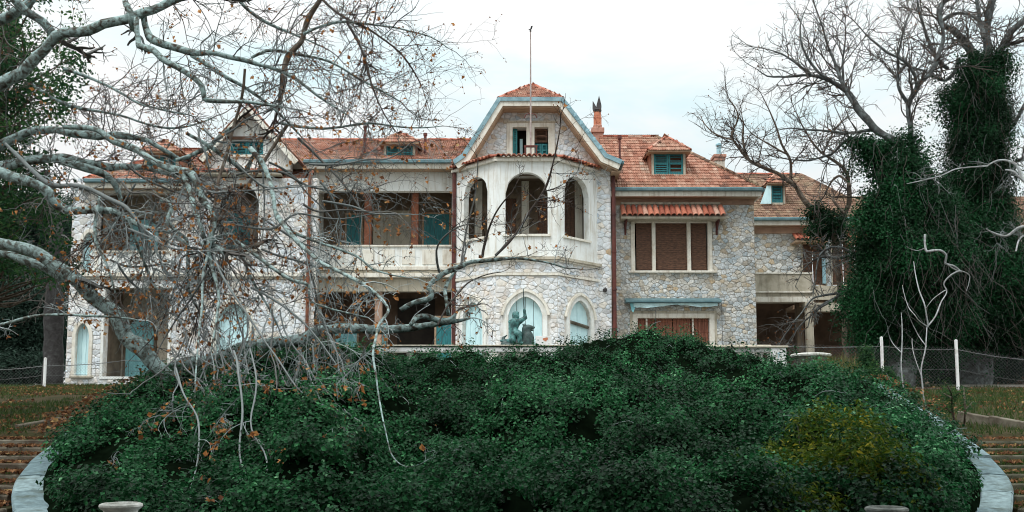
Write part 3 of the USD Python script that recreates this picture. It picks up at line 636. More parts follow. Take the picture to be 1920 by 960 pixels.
# --- octagonal bay ------------------------------------------------------
bx0, bx1 = float(P(930, 400, YB)[0]), float(P(1045, 400, YB)[0])
dep = YG - YB
C0, C1, C2, C3 = np.array([bx0 - dep, YG]), np.array([bx0, YB]), np.array([bx1, YB]), np.array([bx1 + dep, YG])
facets = []
for a, b in ((C0, C1), (C1, C2), (C2, C3)):
    facets.append((Frame((a[0], a[1], 0), (b[0] - a[0], b[1] - a[1], 0)), float(np.linalg.norm(b - a))))
zT, zS, zC, zL = Zp(303, YB), Zp(439, YB), Zp(486, YB), Zp(514, YB)
zTop = [Zp(333, 39.1), Zp(323, YB), Zp(332, 39.1)]
doorT = [Zp(566, 39.1), Zp(556, YB), Zp(563, 39.1)]
def sill_band(fr_, L, z0, z1, out, mat, name, ext=0.02):
    obj(name, fr_.slab(rpoly(-ext, L + ext, z0, z1), 0.002, out), mat, house)
for i, (ff, L) in enumerate(facets):
    c = [L * 0.52, L / 2, L * 0.47][i]; hw = [0.72, 0.86, 0.76][i]
    opening = arch(c, hw, zS, zTop[i], 'round', rise=hw * 1.0)
    obj('bay_plaster_wall', ff.slab(rpoly(0, L, zC, zT).difference(opening), -0.28, 0.0), 'white_plaster', house)
    trim_box_ = ff.slab(rpoly(c - hw - 0.1, c + hw + 0.1, zS - 0.09, zS - 0.002), -0.26, 0.07)
    obj('sill', trim_box_, 'cream_trim', house)
    dw = [0.62, 0.68, 0.66][i]
    dc = [L * 0.47, L / 2 - 0.06, L * 0.53][i]
    d_in = arch(dc, dw, BZ - 0.05, doorT[i], 'pointed', rise=0.74)
    hood = arch(dc, dw + 0.30, BZ - 0.05, doorT[i] + 0.30, 'pointed', rise=0.98)
    hood_in = arch(dc, dw + 0.20, BZ - 0.05, doorT[i] + 0.20, 'pointed', rise=0.90)
    low = rpoly(0, L, BZ - 0.3, zC - 0.003)
    bw = obj('bay_stone_wall', ff.slab(low.difference(d_in), -0.35, 0.0), 'mortar', house)
    stones(bw, ff, low.difference(hood).difference(rpoly(0, L, zL - 0.06, zL + 0.06)), 0.20, 'stone_pale', 50 + i, joint=0.005, proud=0.03, lo=0.0, hi=0.97)
    door = group_part('arched_door', house)
    obj('surround', ff.slab(hood_in.difference(d_in), 0.001, 0.05), 'white_plaster', door)
    hz = hood.difference(hood_in).difference(rpoly(0, L, BZ - 1, doorT[i] - 0.75))
    obj('hood_mould', ff.slab(hz, 0.001, 0.12), 'cream_trim', door)
    planked(door, ff, d_in, [4, 4, 2][i], -0.22, -0.16, 'pale_paint', gap=0.022)
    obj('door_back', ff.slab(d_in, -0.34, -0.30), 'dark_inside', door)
    if i == 2: obj('nailed_board', tubes([(ff.to3([(dc - dw * 0.95, Zp(603, 39), -0.10), (dc + dw * 0.95, Zp(611, 39), -0.10)]), 0.07)], 4, True), 'step_concrete', door, label='loose board nailed across the door')
    # cornices and string course
    sill_band(ff, L, zC - 0.02, zC + 0.09, 0.16, 'concrete_trim', 'cornice', 0.06)
    sill_band(ff, L, zC - 0.10, zC - 0.022, 0.09, 'cream_trim', 'cornice_moulding', 0.03)
    sill_band(ff, L, zL - 0.05, zL + 0.05, 0.07, 'cream_trim', 'string_course', 0.02)
    sill_band(ff, L, zT + 0.0, zT + 0.10, 0.14, 'cream_trim', 'eave_moulding', 0.05)
# bay floor, ceiling and the wall inside the loggia
def prism(poly2, z0, z1):
    m = trimesh.creation.extrude_polygon(Polygon(poly2), z1 - z0, engine='earcut'); V = np.array(m.vertices); V[:, 2] += z0
    return V, np.array(m.faces)
inset = [(C0[0] + 0.3, YG + 0.13), (C1[0] + 0.1, C1[1] + 0.3), (C2[0] - 0.1, C2[1] + 0.3), (C3[0] - 0.3, YG + 0.13)]
obj('loggia_floor', prism(inset, zC - 0.1, zC + 0.02), 'concrete_trim', house)
obj('loggia_ceiling', prism(inset, zT - 0.12, zT - 0.02), 'ochre_plaster', house)
fb = front(YG + 0.9)
dA, dB, dC, dD = rect(948, 372, 968, 440, YG + 0.9), rect(1008, 372, 1040, 440, YG + 0.9), rect(1054, 372, 1078, 444, YG + 0.9), rect(876, 372, 918, 440, YG + 0.9)
back = rpoly(C0[0], C3[0], zC - 0.3, zT)
for r_ in (dA, dB, dC): back = back.difference(rpoly(r_[0], r_[1], zC + 0.02, r_[3]))
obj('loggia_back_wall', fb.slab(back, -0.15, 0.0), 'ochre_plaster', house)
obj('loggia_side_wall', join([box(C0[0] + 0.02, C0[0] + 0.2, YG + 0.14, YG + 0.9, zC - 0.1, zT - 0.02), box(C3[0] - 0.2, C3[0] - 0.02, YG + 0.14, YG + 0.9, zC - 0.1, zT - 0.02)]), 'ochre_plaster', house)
obj('loggia_floor', box(C0[0], C3[0], YG + 0.13, YG + 0.9, zC - 0.1, zC + 0.018), 'concrete_trim', house)
obj('loggia_ceiling', box(C0[0], C3[0], YG + 0.13, YG + 0.9, zT - 0.12, zT - 0.022), 'ochre_plaster', house)
for r_ in (dA, dB, dC):
    obj('wooden_door', join([box(r_[0] + (r_[1] - r_[0]) * j / 3 + 0.006, r_[0] + (r_[1] - r_[0]) * (j + 1) / 3 - 0.006, YG + 1.0, YG + 1.04, zC + 0.03, r_[3]) for j in range(3)]), 'brown_wood', house)
for px in (1085, 985, 897):
    xx = float(P(px, 400, YG + 0.8)[0]); obj('pilaster', box(xx - 0.16, xx + 0.16, YG + 0.78, YG + 0.898, zC + 0.02, zT - 0.13, 0.01), 'cream_trim', house)
# tiled edge of the bay roof
rng = np.random.default_rng(6)
obj('bay_roof_slab', prism([(C0[0] - 0.1, YG - 0.01), (C1[0] - 0.05, C1[1] - 0.15), (C2[0] + 0.05, C2[1] - 0.15), (C3[0] + 0.1, YG - 0.01)], zT + 0.10, zT + 0.16), 'concrete_trim', house)
for ff, L in facets:
    n = max(6, int(round(L / 0.20)))
    for k in range(n):
        p = ff.to3([((k + 0.5) * L / n, zT + 0.15, 0.30 + rng.normal(0, 0.012))])[0]
        d = -ff.N * 0.9 + np.array([0, 0, 0.20]) + rng.normal(0, 0.02, 3)
        obj('barrel_tile', barrel(p, d, L / n * 0.52, 0.85, thick=0.03), 'barrel_clay', house, tone=rng.random() * 0.8)
# downpipes
for px, pt, pb, Y, mat, rad in ((1151.5, 335, 640, YG - 0.1, 'dark_pipe', 0.085), (851, 322, 640, YG - 0.12, 'dark_pipe', 0.085), (578, 330, 660, YL - 0.12, 'rust_pipe', 0.068)):
    x = float(P(px, 480, Y)[0]); z1, z0 = Zp(pt, Y), BZ - 0.3
    m = [([(x + 0.02, Y + 0.4, z1 + 0.3), (x, Y + 0.08, z1 + 0.1), (x, Y, z1 - 0.2), (x, Y, z0)], rad)]
    obj('downpipe', join([tubes(m, 10)] + [tubes([([(x, Y, z), (x, Y, z + 0.07)], rad * 1.25)], 10, True) for z in np.arange(z0 + 1.2, z1 - 0.3, 1.6)]), mat, house)

# --- middle wing with two loggias ---------------------------------------
mx0, mx1 = float(P(586, 450, YM)[0]), float(P(847, 450, YM)[0])
fm = front(YM)
zb0, zb1 = Zp(358, YM), Zp(330, YM)
obj('header_beam', fm.slab(rpoly(mx0, mx1, zb0, Zp(318, YM)), -0.35, 0.0), 'white_plaster', house)
obj('header_band', fm.slab(rpoly(mx0, mx1, Zp(318, YM) + 0.002, Zp(300, YM)), -0.3, 0.05), 'frieze', house)
zp0, zp1 = Zp(500, YM), Zp(463, YM)
obj('parapet', fm.slab(rpoly(mx0, mx1, zp0, zp1), -0.22, 0.0), 'white_plaster', house)
trim_box('parapet_coping', mx0, mx1, YM - 0.06, YM + 0.28, zp1 + 0.002, zp1 + 0.08, 'cream_trim')
for k in range(9):
    if k % 2: continue
    px = 690 + k * 19; xx = float(P(px, 480, YM)[0])
    trim_box('parapet_panel', xx - 0.28, xx + 0.28, YM - 0.03, YM - 0.001, zp0 + 0.1, zp1 - 0.12, 'cream_trim')
for a, b, o, m in ((500, 507, 0.14, 'cream_trim'), (507.5, 513, 0.08, 'concrete_trim'), (513.5, 521, 0.2, 'cream_trim')):
    trim_box('ledge_moulding', mx0, mx1, YM - o, YM + 0.3, Zp(b, YM), Zp(a, YM) - 0.002, m)
obj('lower_beam', fm.slab(rpoly(mx0, mx1, Zp(546, YM), Zp(521.5, YM)), -0.35, -0.05), 'concrete_trim', house)
yb = YM + 2.3
obj('loggia_floor', box(mx0, mx1, YM + 0.31, yb, Zp(521, YM), Zp(503, YM)), 'concrete_trim', house)
obj('loggia_ceiling', box(mx0, mx1, YM + 0.36, yb, Zp(335, YM), Zp(325, YM)), 'soffit_wood', house)
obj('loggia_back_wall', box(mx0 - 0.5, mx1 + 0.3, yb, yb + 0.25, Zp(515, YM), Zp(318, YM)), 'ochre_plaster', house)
obj('loggia_back_wall', box(mx0 - 0.5, mx1 + 0.3, yb, yb + 0.25, BZ, Zp(515, YM) - 0.002), 'dark_plaster', house)  # lower storey of the same wall, coloured darker for its shade
obj('loggia_side_wall', join([box(mx1, mx1 + 0.3, YM - 0.02, yb, BZ, Zp(330, YM)), box(mx0 - 0.3, mx0, YM + 0.01, yb, BZ, Zp(330, YM))]), 'white_plaster', house)
for px, py0, py1, Y in ((690, 359, 462, YM + 0.5), (778, 359, 462, YM + 0.5), (712, 547, 700, YM + 0.4)):
    xx = float(P(px, 420, Y)[0]); trim_box('loggia_post', xx - 0.15, xx + 0.15, Y - 0.1, Y + 0.2, Zp(py1, Y), Zp(py0, Y), 'rust_pipe' if py0 < 400 else 'frieze')
def boarded(px0, py0, px1, py1, Y, n, mat, name='boarded_door', label=None):
    x0, x1, z0, z1 = rect(px0, py0, px1, py1, Y)
    d = group_part(name, house)
    if label: d.SetCustomDataByKey('label', label)
    planked(d, front(Y), rpoly(x0, x1, z0, z1), n, 0.0, 0.05, mat)
    obj('frame', join([box(x0 - 0.08, x0, Y - 0.07, Y, z0, z1 + 0.08), box(x1, x1 + 0.08, Y - 0.07, Y, z0, z1 + 0.08), box(x0, x1, Y - 0.068, Y, z1, z1 + 0.08)]), 'soffit_wood', d)
boarded(795, 402, 842, 468, yb - 0.01, 4, 'teal_paint'); boarded(650, 403, 677, 468, yb - 0.01, 3, 'teal_paint')
boarded(628, 606, 669, 690, yb - 0.01, 4, 'mid_paint'); boarded(703, 606, 724, 690, yb - 0.01, 2, 'mid_paint')
boarded(818, 596, 850, 690, YM + 0.6, 3, 'teal_paint')
x0, x1, z0, z1 = rect(745, 560, 815, 690, yb - 0.02)
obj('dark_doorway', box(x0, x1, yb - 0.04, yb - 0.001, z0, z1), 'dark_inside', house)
obj('inner_panel', box(*[float(P(q, 430, yb)[0]) for q in (700, 770)], yb - 0.03, yb - 0.001, Zp(458, yb), Zp(395, yb)), 'concrete_trim', house)
YE = YM - 0.65
ze = Zp(301, YE); xl, xr = float(P(545, 301, YE)[0]), float(P(853, 301, YE)[0])
ry = YE + 4.2; zr = Zp(264, ry)
roof([(xl, YE, ze), (xr, YE, ze), (xr + 2, ry, zr), (xl - 2, ry, zr)], 61); roof([(xr, YE + 8.4, ze), (xl, YE + 8.4, ze), (xl - 2, ry, zr), (xr + 2, ry, zr)], 62)
cap_row((xl - 2, ry, zr), (xr + 2, ry, zr), 63)
eave(xl, xr, YE, ze, YM + 0.02)
dormer(724, 774, 271, 300, YM + 0.1, 'low dormer half hidden by twigs', peak=8)
for px, pt in ((684, 236), (797, 250)):
    p = P(px, 299, YE + 1.2); h = Zp(pt, YE + 1.2) - p[2]
    obj('vent_pipe', revolve([(0.065, -0.4), (0.065, h - 0.12), (0.09, h - 0.1), (0.09, h), (0, h + 0.02)], p, 10), 'dark_pipe', house)

# --- left wing ------------------------------------------------------------
fl = front(YL)
lx0, lx1 = float(P(127, 600, YL)[0]), float(P(590, 600, YL)[0])
zl0, zl1 = BZ - 0.35, Zp(334, YL)
up, lo_ = rect(182, 362, 318, 474, YL), rect(195, 540, 316, 706, YL)
aw_ = P(447, 400, YL)[0]
arc = arch(float(P(446, 400, YL)[0]), 0.88, Zp(468, YL), Zp(345, YL), 'round')
a2 = arch(float(P(436, 630, YL)[0]), 0.68, BZ - 0.1, Zp(568, YL), 'pointed', rise=0.85)
n1 = arch(float(P(167, 470, YL)[0]), 0.28, Zp(512, YL), Zp(436, YL), 'pointed', rise=0.45)
n2 = arch(float(P(154.5, 650, YL)[0]), 0.28, Zp(704, YL), Zp(606, YL), 'pointed', rise=0.5)
zband0, zband1 = Zp(524, YL), Zp(512, YL)
body = rpoly(lx0, lx1, zl0, zl1)
gpk = Polygon([q2(386, 318, YL), q2(545, 318, YL), q2(545, 296, YL), q2(466, 203, YL), q2(386, 290, YL)])
holes = unary_union([rpoly(*up), rpoly(*lo_), arc, a2, n1, n2])
lw = obj('left_wing_wall', fl.slab(body.difference(holes), -0.4, 0.0), 'mortar', house)
def grow_(p, d): return p.buffer(d, join_style=2)
trims = unary_union([grow_(rpoly(*up), 0.12), grow_(rpoly(lo_[0], lo_[1], lo_[2], lo_[3]), 0.10), arc.buffer(0.16), a2.buffer(0.18), n1.buffer(0.13), n2.buffer(0.13), rpoly(lx0, lx1, zband0, zband1)])
pz = rpoly(up[0] - 0.2, up[1] + 0.2, zband1, up[2])
stones(lw, fl, body.difference(trims).difference(pz), 0.22, 'stone_pale', 71, joint=0.005, hi=0.97)
for h_, nm, o, mt, outl in ((arc.buffer(0.16).difference(arc), 'arch_surround', 0.06, 'white_plaster', 0), (a2.buffer(0.18).difference(a2), 'arch_surround', 0.08, 'cream_trim', 0), (n1.buffer(0.13).difference(n1), 'window_surround', 0.07, 'cream_trim', 0), (n2.buffer(0.13).difference(n2), 'window_surround', 0.07, 'cream_trim', 0)):
    obj(nm, fl.slab(h_.intersection(rpoly(lx0, lx1, zl0 + 0.1, 99)), 0.001, o), mt, house)
obj('opening_surround', fl.slab(grow_(rpoly(*lo_), 0.10).difference(rpoly(*lo_)).intersection(rpoly(lx0, lx1, BZ, 99)), 0.001, 0.05), 'white_plaster', house)
obj('opening_surround', fl.slab(grow_(rpoly(*up), 0.12).difference(rpoly(*up)).difference(pz), 0.001, 0.05), 'white_plaster', house)
obj('parapet', fl.slab(pz, 0.001, 0.04), 'white_plaster', house)
obj('parapet_coping', box(up[0] - 0.1, up[1] + 0.1, YL - 0.10, YL + 0.25, up[2] - 0.002, up[2] + 0.08, 0.012), 'cream_trim', house)
obj('floor_moulding', box(lx0 - 0.05, lx1, YL - 0.14, YL - 0.001, zband0 + 0.1, zband1, 0.02), 'cream_trim', house)
obj('floor_moulding', box(lx0 - 0.02, lx1, YL - 0.08, YL - 0.001, zband0, zband0 + 0.098, 0.01), 'concrete_trim', house)
for nm, pl, n in (('narrow_window', n1, 3), ('narrow_window', n2, 3), ('arched_door', a2, 5)):
    d = group_part(nm, house); planked(d, fl, pl, n, -0.2, -0.15, 'pale_paint', gap=0.014); obj('back_board', fl.slab(pl, -0.36, -0.33), 'dark_inside', d)
trim_box('window_sill', n2.bounds[0] - 0.15, n2.bounds[2] + 0.2, YL - 0.14, YL + 0.1, n2.bounds[1] - 0.1, n2.bounds[1] - 0.002, 'concrete_trim')
yl = YL + 2.2
obj('recess_back_wall', box(lx0 + 0.3, float(P(330, 600, YL)[0]), yl, yl + 0.2, BZ - 0.3, zl1), 'stone_warm', house, tone=0.35)
fbk = front(yl)
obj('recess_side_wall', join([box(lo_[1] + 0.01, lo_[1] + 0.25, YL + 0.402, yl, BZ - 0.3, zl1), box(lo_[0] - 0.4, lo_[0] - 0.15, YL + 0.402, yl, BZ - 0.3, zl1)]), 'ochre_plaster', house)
obj('recess_floor', box(lo_[0] - 0.15, lo_[1], YL + 0.402, yl, Zp(522, YL), Zp(510, YL)), 'soffit_wood', house)
obj('recess_ceiling', box(lo_[0] - 0.15, lo_[1], YL + 0.402, yl, zl1 - 0.15, zl1 - 0.05), 'soffit_wood', house)
obj('recess_base', box(lo_[0], lo_[1], YL - 0.001 + 0.002, yl, BZ - 0.3, lo_[2] - 0.002), 'concrete_trim', house)
d3 = arch(float(P(263, 650, yl)[0]), 0.60, lo_[2] + 0.02, Zp(600, yl), 'round', rise=0.6)
d = group_part('arched_door', house); planked(d, fbk, d3, 2, 0.02, 0.07, 'mid_paint'); obj('surround', fbk.slab(d3.buffer(0.12).difference(d3), 0.001, 0.05), 'ochre_plaster', d)
d4 = arch(float(P(271, 445, yl)[0]), 0.64, Zp(480, yl), Zp(412, yl), 'pointed', rise=0.5)
d = group_part('window', house); planked(d, fbk, d4, 2, 0.02, 0.07, 'mid_paint', gap=0.06); obj('surround', fbk.slab(d4.buffer(0.12).difference(d4), 0.001, 0.05), 'ochre_plaster', d)
# arched balcony room behind the big arch
obj('recess_back_wall', box(arc.bounds[0] - 0.5, arc.bounds[2] + 0.5, YL + 1.6, YL + 1.8, Zp(505, YL), zl1), 'ochre_plaster', house)
boarded(425, 400, 470, 468, YL + 1.58, 4, 'teal_paint')
trim_box('window_sill', arc.bounds[0] - 0.15, arc.bounds[2] + 0.15, YL - 0.12, YL + 0.2, arc.bounds[1] - 0.09, arc.bounds[1] - 0.002, 'cream_trim')
# gable with louvred attic window
gw = rect(432, 263, 494, 291, YL)
gl = obj('small_gable_wall', fl.slab(gpk.difference(rpoly(*gw)), -0.35, 0.02), 'white_plaster', house)
w = group_part('attic_window', house)
louvre(w, gw[0], (gw[0] + gw[1]) / 2 - 0.01, gw[2], gw[3], YL + 0.05, 'teal_paint', 8); louvre(w, (gw[0] + gw[1]) / 2 + 0.01, gw[1], gw[2], gw[3], YL + 0.05, 'teal_paint', 8)
obj('back_board', box(gw[0], gw[1], YL + 0.25, YL + 0.28, gw[2], gw[3]), 'dark_inside', w)
obj('lintel', box(gw[0] - 0.2, gw[1] + 0.2, YL - 0.10, YL + 0.01, gw[3] + 0.02, gw[3] + 0.14), 'brown_wood', w)
obj('sill', box(gw[0] - 0.1, gw[1] + 0.1, YL - 0.12, YL + 0.01, gw[2] - 0.1, gw[2] - 0.002), 'cream_trim', w)
yv = YL - 0.45
pk, ll, rr2 = P(465, 197, yv), P(372, 296, yv), P(560, 300, yv)
yk = YL + 5
def back(p, y): return np.array([p[0], y, p[2]])
roof([ll, back(ll, yk), back(pk, yk), pk], 81); roof([back(rr2, yk), rr2, pk, back(pk, yk)], 82)
for m in strip([np.array([ll[0], ll[2]]), np.array([pk[0], pk[2]]), np.array([rr2[0], rr2[2]])], (0.02, 0.26), yv - 0.02, yv + 0.07): obj('bargeboard', m, 'cream_trim', house)
cap_row(pk, back(pk, yk), 83)
# pent strip of tiles under the gable
x0, x1, z0, z1 = rect(366, 314, 528, 326, YL - 0.2)
rng = np.random.default_rng(15); n = 18
pent = obj('pent_roof', box(x0, x1, YL - 0.45, YL + 0.0, z0 - 0.08, z0), 'concrete_trim', house)
for k in range(n):
    obj('barrel_tile', barrel((x0 + (x1 - x0) * (k + 0.5) / n, YL - 0.5, z0 + 0.02), (rng.normal(0, 0.02), 0.5, 0.2), (x1 - x0) / n * 0.5, 0.56), 'barrel_clay', pent, tone=rng.random())
# main roof of the left wing
YE = YL - 0.55
ze = Zp(337, YE); xl, xr = float(P(158, 337, YE)[0]), float(P(372, 337, YE)[0])
rd = 4.2; ry = YE + rd; zr = Zp(284, ry)
xrr = float(P(560, 284, ry)[0])
roof([(xl, YE, ze), (xr, YE, ze), (xr, ry, zr), (xl + rd * 0.55, ry, zr)], 91); roof([(xl, YE + 2 * rd, ze), (xl, YE, ze), (xl + rd * 0.55, ry, zr)], 92)
roof([(xrr, YE + 2 * rd, ze), (xl, YE + 2 * rd, ze), (xl + rd * 0.55, ry, zr), (xrr, ry, zr)], 93)
roof([(float(P(528, 337, YL)[0]), YL + 0.1, ze + 0.2), (xrr + 1.0, YL + 0.1, ze + 0.2), (xrr + 1.0, ry, zr), (float(P(528, 337, YL)[0]), ry, zr)], 94)
cap_row((xl, YE, ze), (xl + rd * 0.55, ry, zr), 95); cap_row((xl + rd * 0.55, ry, zr), (xr, ry, zr), 96)
eave(xl, xr, YE, ze, YL + 0.02)
obj('fascia', box(xl, xl + 0.08, YE + 0.1, YE + 8, ze - 0.34, ze - 0.03), 'cream_trim', house); obj('soffit', box(xl + 0.082, lx0 + 0.3, YE + 0.1, YE + 8, ze - 0.32, ze - 0.26), 'soffit_wood', house)
dormer(275, 330, 288, 312, YL + 0.6, 'dormer behind the thick limbs', peak=10, broken=())
obj('left_end_wall', box(lx0, lx0 + 0.4, YL + 0.402, YL + 7.4, BZ - 0.4, zl1), 'mortar', house)
obj('rear_wall', box(lx0, XR1, 47.6, 47.9, BZ - 0.3, Zp(345, 47.6)), 'mortar', house)

# --- rear right wing with balcony and pergola post --------------------------
Y2 = YRR
f2 = front(Y2)
x20, x21 = XR1 - 0.4, float(P(2010, 480, Y2)[0])
z2e = Zp(421, Y2)
wA, wB = rect(1505, 452, 1546, 534, Y2), rect(1560, 452, 1650, 534, Y2)
z2m = Zp(560, Y2)
pl = rpoly(x20, x21, z2m, z2e).difference(rpoly(*wA)).difference(rpoly(*wB))
w2_ = wall('rear_wing_wall', f2, pl, 0.35, 'mortar_dark')
stones(w2_, f2, pl.difference(rpoly(x20, x21, Zp(438, Y2), z2e + 1)).intersection(rpoly(x20, float(P(1720, 480, Y2)[0]), 0, 99)), 0.24, 'stone_grey', 101, joint=0.006)
obj('frieze_band', f2.slab(rpoly(x20, x21, Zp(438, Y2), z2e), 0.001, 0.04), 'frieze', house)
for (x0, x1, z0, z1), n in ((wA, 2), (wB, 4)):
    w = group_part('window', house)
    for k in range(n):
        a, b = x0 + (x1 - x0) * k / n, x0 + (x1 - x0) * (k + 1) / n
        obj('shutter', join([box(a + 0.02, b - 0.02, Y2 + 0.15, Y2 + 0.18 + 0.006 * (j % 2), z, z + 0.075) for j, z in enumerate(np.arange(z0, z1, 0.08))]), 'brown_wood', w)
    obj('frame', join([box(x0 - 0.06, x0, Y2 - 0.05, Y2 + 0.2, z0, z1), box(x1, x1 + 0.06, Y2 - 0.05, Y2 + 0.2, z0, z1), box(x0, x1, Y2 - 0.048, Y2 + 0.2, z1, z1 + 0.08)]), 'concrete_trim', w)
for a, b in ((1488, 1548), (1591, 1654)):
    c_ = group_part('tiled_canopy', house)
    x0, x1, z0, z1 = rect(a, 434, b, 452, Y2 - 0.4)
    obj('canopy_board', box(x0, x1, Y2 - 0.75, Y2 - 0.05, z0 - 0.1, z0 - 0.02), 'soffit_wood', c_)
    for k in range(8):
        obj('barrel_tile', barrel((x0 + (x1 - x0) * (k + 0.5) / 8, Y2 - 0.8, z0 + 0.0), (rng.normal(0, 0.02), 0.8, 0.42), (x1 - x0) / 16, 0.92), 'barrel_clay', c_, tone=rng.random() * 0.7)
# balcony
yb1, yb2 = 43.6, 45.0
bx_0, bx_1 = XR1 + 0.002, float(P(1523, 530, yb1)[0])
zq0, zq1 = Zp(550, yb1), Zp(514, yb1)
bal = group_part('balcony', house)
obj('parapet', join([box(bx_0, bx_1, yb1, yb1 + 0.14, zq0, zq1), box(bx_1 - 0.14, bx_1, yb1 + 0.141, yb2, zq0, zq1)]), 'concrete_trim', bal)
obj('coping', box(bx_0, bx_1 + 0.04, yb1 - 0.04, yb1 + 0.2, zq1 + 0.002, zq1 + 0.07, 0.01), 'cream_trim', bal)
obj('parapet_moulding', join([box(bx_0, bx_1 + 0.05, yb1 - 0.06, yb1 - 0.001, zq0 + 0.02, zq0 + 0.1, 0.01)]), 'cream_trim', bal)
obj('floor_slab', box(bx_0, bx_1 - 0.002, yb1 + 0.03, Y2 - 0.36, zq0 - 0.16, zq0 - 0.002), 'concrete_trim', bal)
obj('beam', box(bx_0, bx_1 + 0.02, yb1 - 0.02, yb1 + 0.22, zq0 - 0.40, zq0 - 0.162, 0.01), 'cream_trim', bal)
bx_2 = x21
obj('far_parapet', box(bx_1 + 0.002, bx_2, yb2, yb2 + 0.14, Zp(562, yb2), Zp(536, yb2)), 'concrete_trim', bal)
obj('far_beam', box(bx_1 + 0.002, bx_2, yb2 - 0.06, yb2 + 0.3, Zp(584, yb2), Zp(568, yb2)), 'concrete_trim', bal)
obj('far_slab', box(bx_1 + 0.002, bx_2, yb2 + 0.3, Y2 + 1.5, Zp(572, yb2), Zp(564, yb2)), 'soffit_wood', bal)
cx = float(P(1519, 600, yb1)[0])
obj('porch_column', join([box(cx - 0.16, cx + 0.16, yb1 - 0.02, yb1 + 0.30, BZ, zq0 - 0.402, 0.03), box(cx - 0.22, cx + 0.22, yb1 - 0.06, yb1 + 0.34, zq0 - 0.62, zq0 - 0.403, 0.02), box(cx - 0.22, cx + 0.22, yb1 - 0.06, yb1 + 0.34, BZ - 0.2, BZ + 0.25, 0.02)]), 'concrete_trim', house)
cx = float(P(1499, 600, 45.8)[0]); obj('porch_column', box(cx - 0.17, cx + 0.17, 45.7, 46.0, BZ - 0.2, zq0 - 0.17, 0.02), 'ochre_plaster', house)
for px in (1740, 1960):
    cx = float(P(px, 600, yb2)[0]); obj('porch_column', box(cx - 0.16, cx + 0.16, yb2, yb2 + 0.3, BZ - 0.2, Zp(584, yb2), 0.02), 'ochre_plaster', house)
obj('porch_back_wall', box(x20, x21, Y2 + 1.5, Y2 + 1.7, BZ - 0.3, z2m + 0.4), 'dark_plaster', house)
obj('porch_slats', join([box(float(P(1560, 600, Y2)[0]), float(P(1690, 600, Y2)[0]), Y2 + 1.40 + 0.02 * (k % 2), Y2 + 1.48, BZ + 0.05 + k * 0.11, BZ + 0.15 + k * 0.11) for k in range(22)]), 'brown_wood', house, kind='stuff')
obj('porch_end_wall', box(x21 - 0.3, x21, Y2 + 0.1, Y2 + 6, BZ - 0.3, z2e), 'mortar_dark', house)
YE = Y2 - 0.55
ze = Zp(409, YE); xl = XR1 - 1.2; xr = float(P(1662, 409, YE)[0]); rd = 4.4; ry = YE + rd; zr = Zp(328, ry)
xrr = float(P(1500, 328, ry)[0])
roof([(xl, YE, ze), (xr, YE, ze), (xrr, ry, zr), (xl, ry, zr)], 111, 'roof_clay_old'); roof([(xr, YE, ze), (xr, YE + 2 * rd, ze), (xrr, ry, zr)], 112, 'roof_clay_old'); roof([(xr, YE + 2 * rd, ze), (xl, YE + 2 * rd, ze), (xl, ry, zr), (xrr, ry, zr)], 113, 'roof_clay_old')
cap_row((xl, ry, zr), (xrr, ry, zr), 114); cap_row((xr, YE, ze), (xrr, ry, zr), 115, 'roof_clay_old')
eave(xl, xr, YE, ze, Y2 + 0.02)
zlow = ze - 0.5; xr2 = x21 + 0.6
roof([(xr - 1.0, YE + 0.1, zlow), (xr2, YE + 0.1, zlow), (xr2, ry, zr - 1.2), (xr - 1.0, ry, zr - 1.2)], 116, 'roof_clay_old')
dormer(1447, 1468, 346, 380, YE + 1.2, 'dormer with a loose pale cyan cheek board', louv=1, peak=6, depth=1.8)
p = [P(x, y, YE + 1.0) for x, y in ((1438, 348), (1446, 348), (1446, 382), (1426, 382))]
obj('cheek_board', hull([(q[0], q[1] + dy, q[2]) for q in p for dy in (0, 0.05)]), 'pale_paint', house, label='loose pale cyan board')
obj('frame_post', box(*[float(P(q, 500, 46.4)[0]) for q in (1541, 1547)], 46.3, 46.4, Zp(532, 46.4), Zp(480, 46.4)), 'zinc_blue', house)
finish_stones(300)
# small lamp on the pier and old lamp bracket
obj('wall_lamp', join([box(*[float(P(q, 545, YG)[0]) for q in (1130, 1137)], YG - 0.3, YG - 0.05, Zp(548, YG), Zp(542, YG), 0.02), tubes([([(float(P(1135, 545, YG)[0]), YG - 0.06, Zp(541, YG)), (float(P(1135, 545, YG)[0]), YG, Zp(538, YG))], 0.02)], 5)]), 'black_metal', house)
# ------------------------------------------------------------------ flagpole on the bay roof
yp = YB + 0.5
fx = float(P(995, 200, yp)[0])
zb, zt = Zp(290, yp), Zp(58, yp)
fp = thing('flagpole', 'tall thin bare flagpole rising in front of the central gable window', 'flagpole', (fx, yp, zb))
obj('pole', tubes([([(fx, yp, zb), (fx, yp, (zb + zt) / 2), (fx, yp, zt)], [0.038, 0.032, 0.022])], 8, True), 'pole_paint', fp)
obj('bracket', join([box(fx - 0.26, fx - 0.20, yp - 0.1, yp + 0.1, zb, zb + 0.32), box(fx + 0.20, fx + 0.26, yp - 0.1, yp + 0.1, zb, zb + 0.32), box(fx - 0.28, fx + 0.28, yp - 0.08, yp + 0.08, zb + 0.32, zb + 0.38)]), 'dark_pipe', fp)
zy = Zp(216, yp)
obj('yoke', tubes([([(fx - 0.26, yp, zy - 0.12), (fx - 0.2, yp, zy + 0.02), (fx - 0.08, yp, zy + 0.07), (fx, yp, zy + 0.06), (fx + 0.08, yp, zy + 0.07), (fx + 0.2, yp, zy + 0.02), (fx + 0.26, yp, zy - 0.12)], 0.025)], 6), 'dark_pipe', fp)
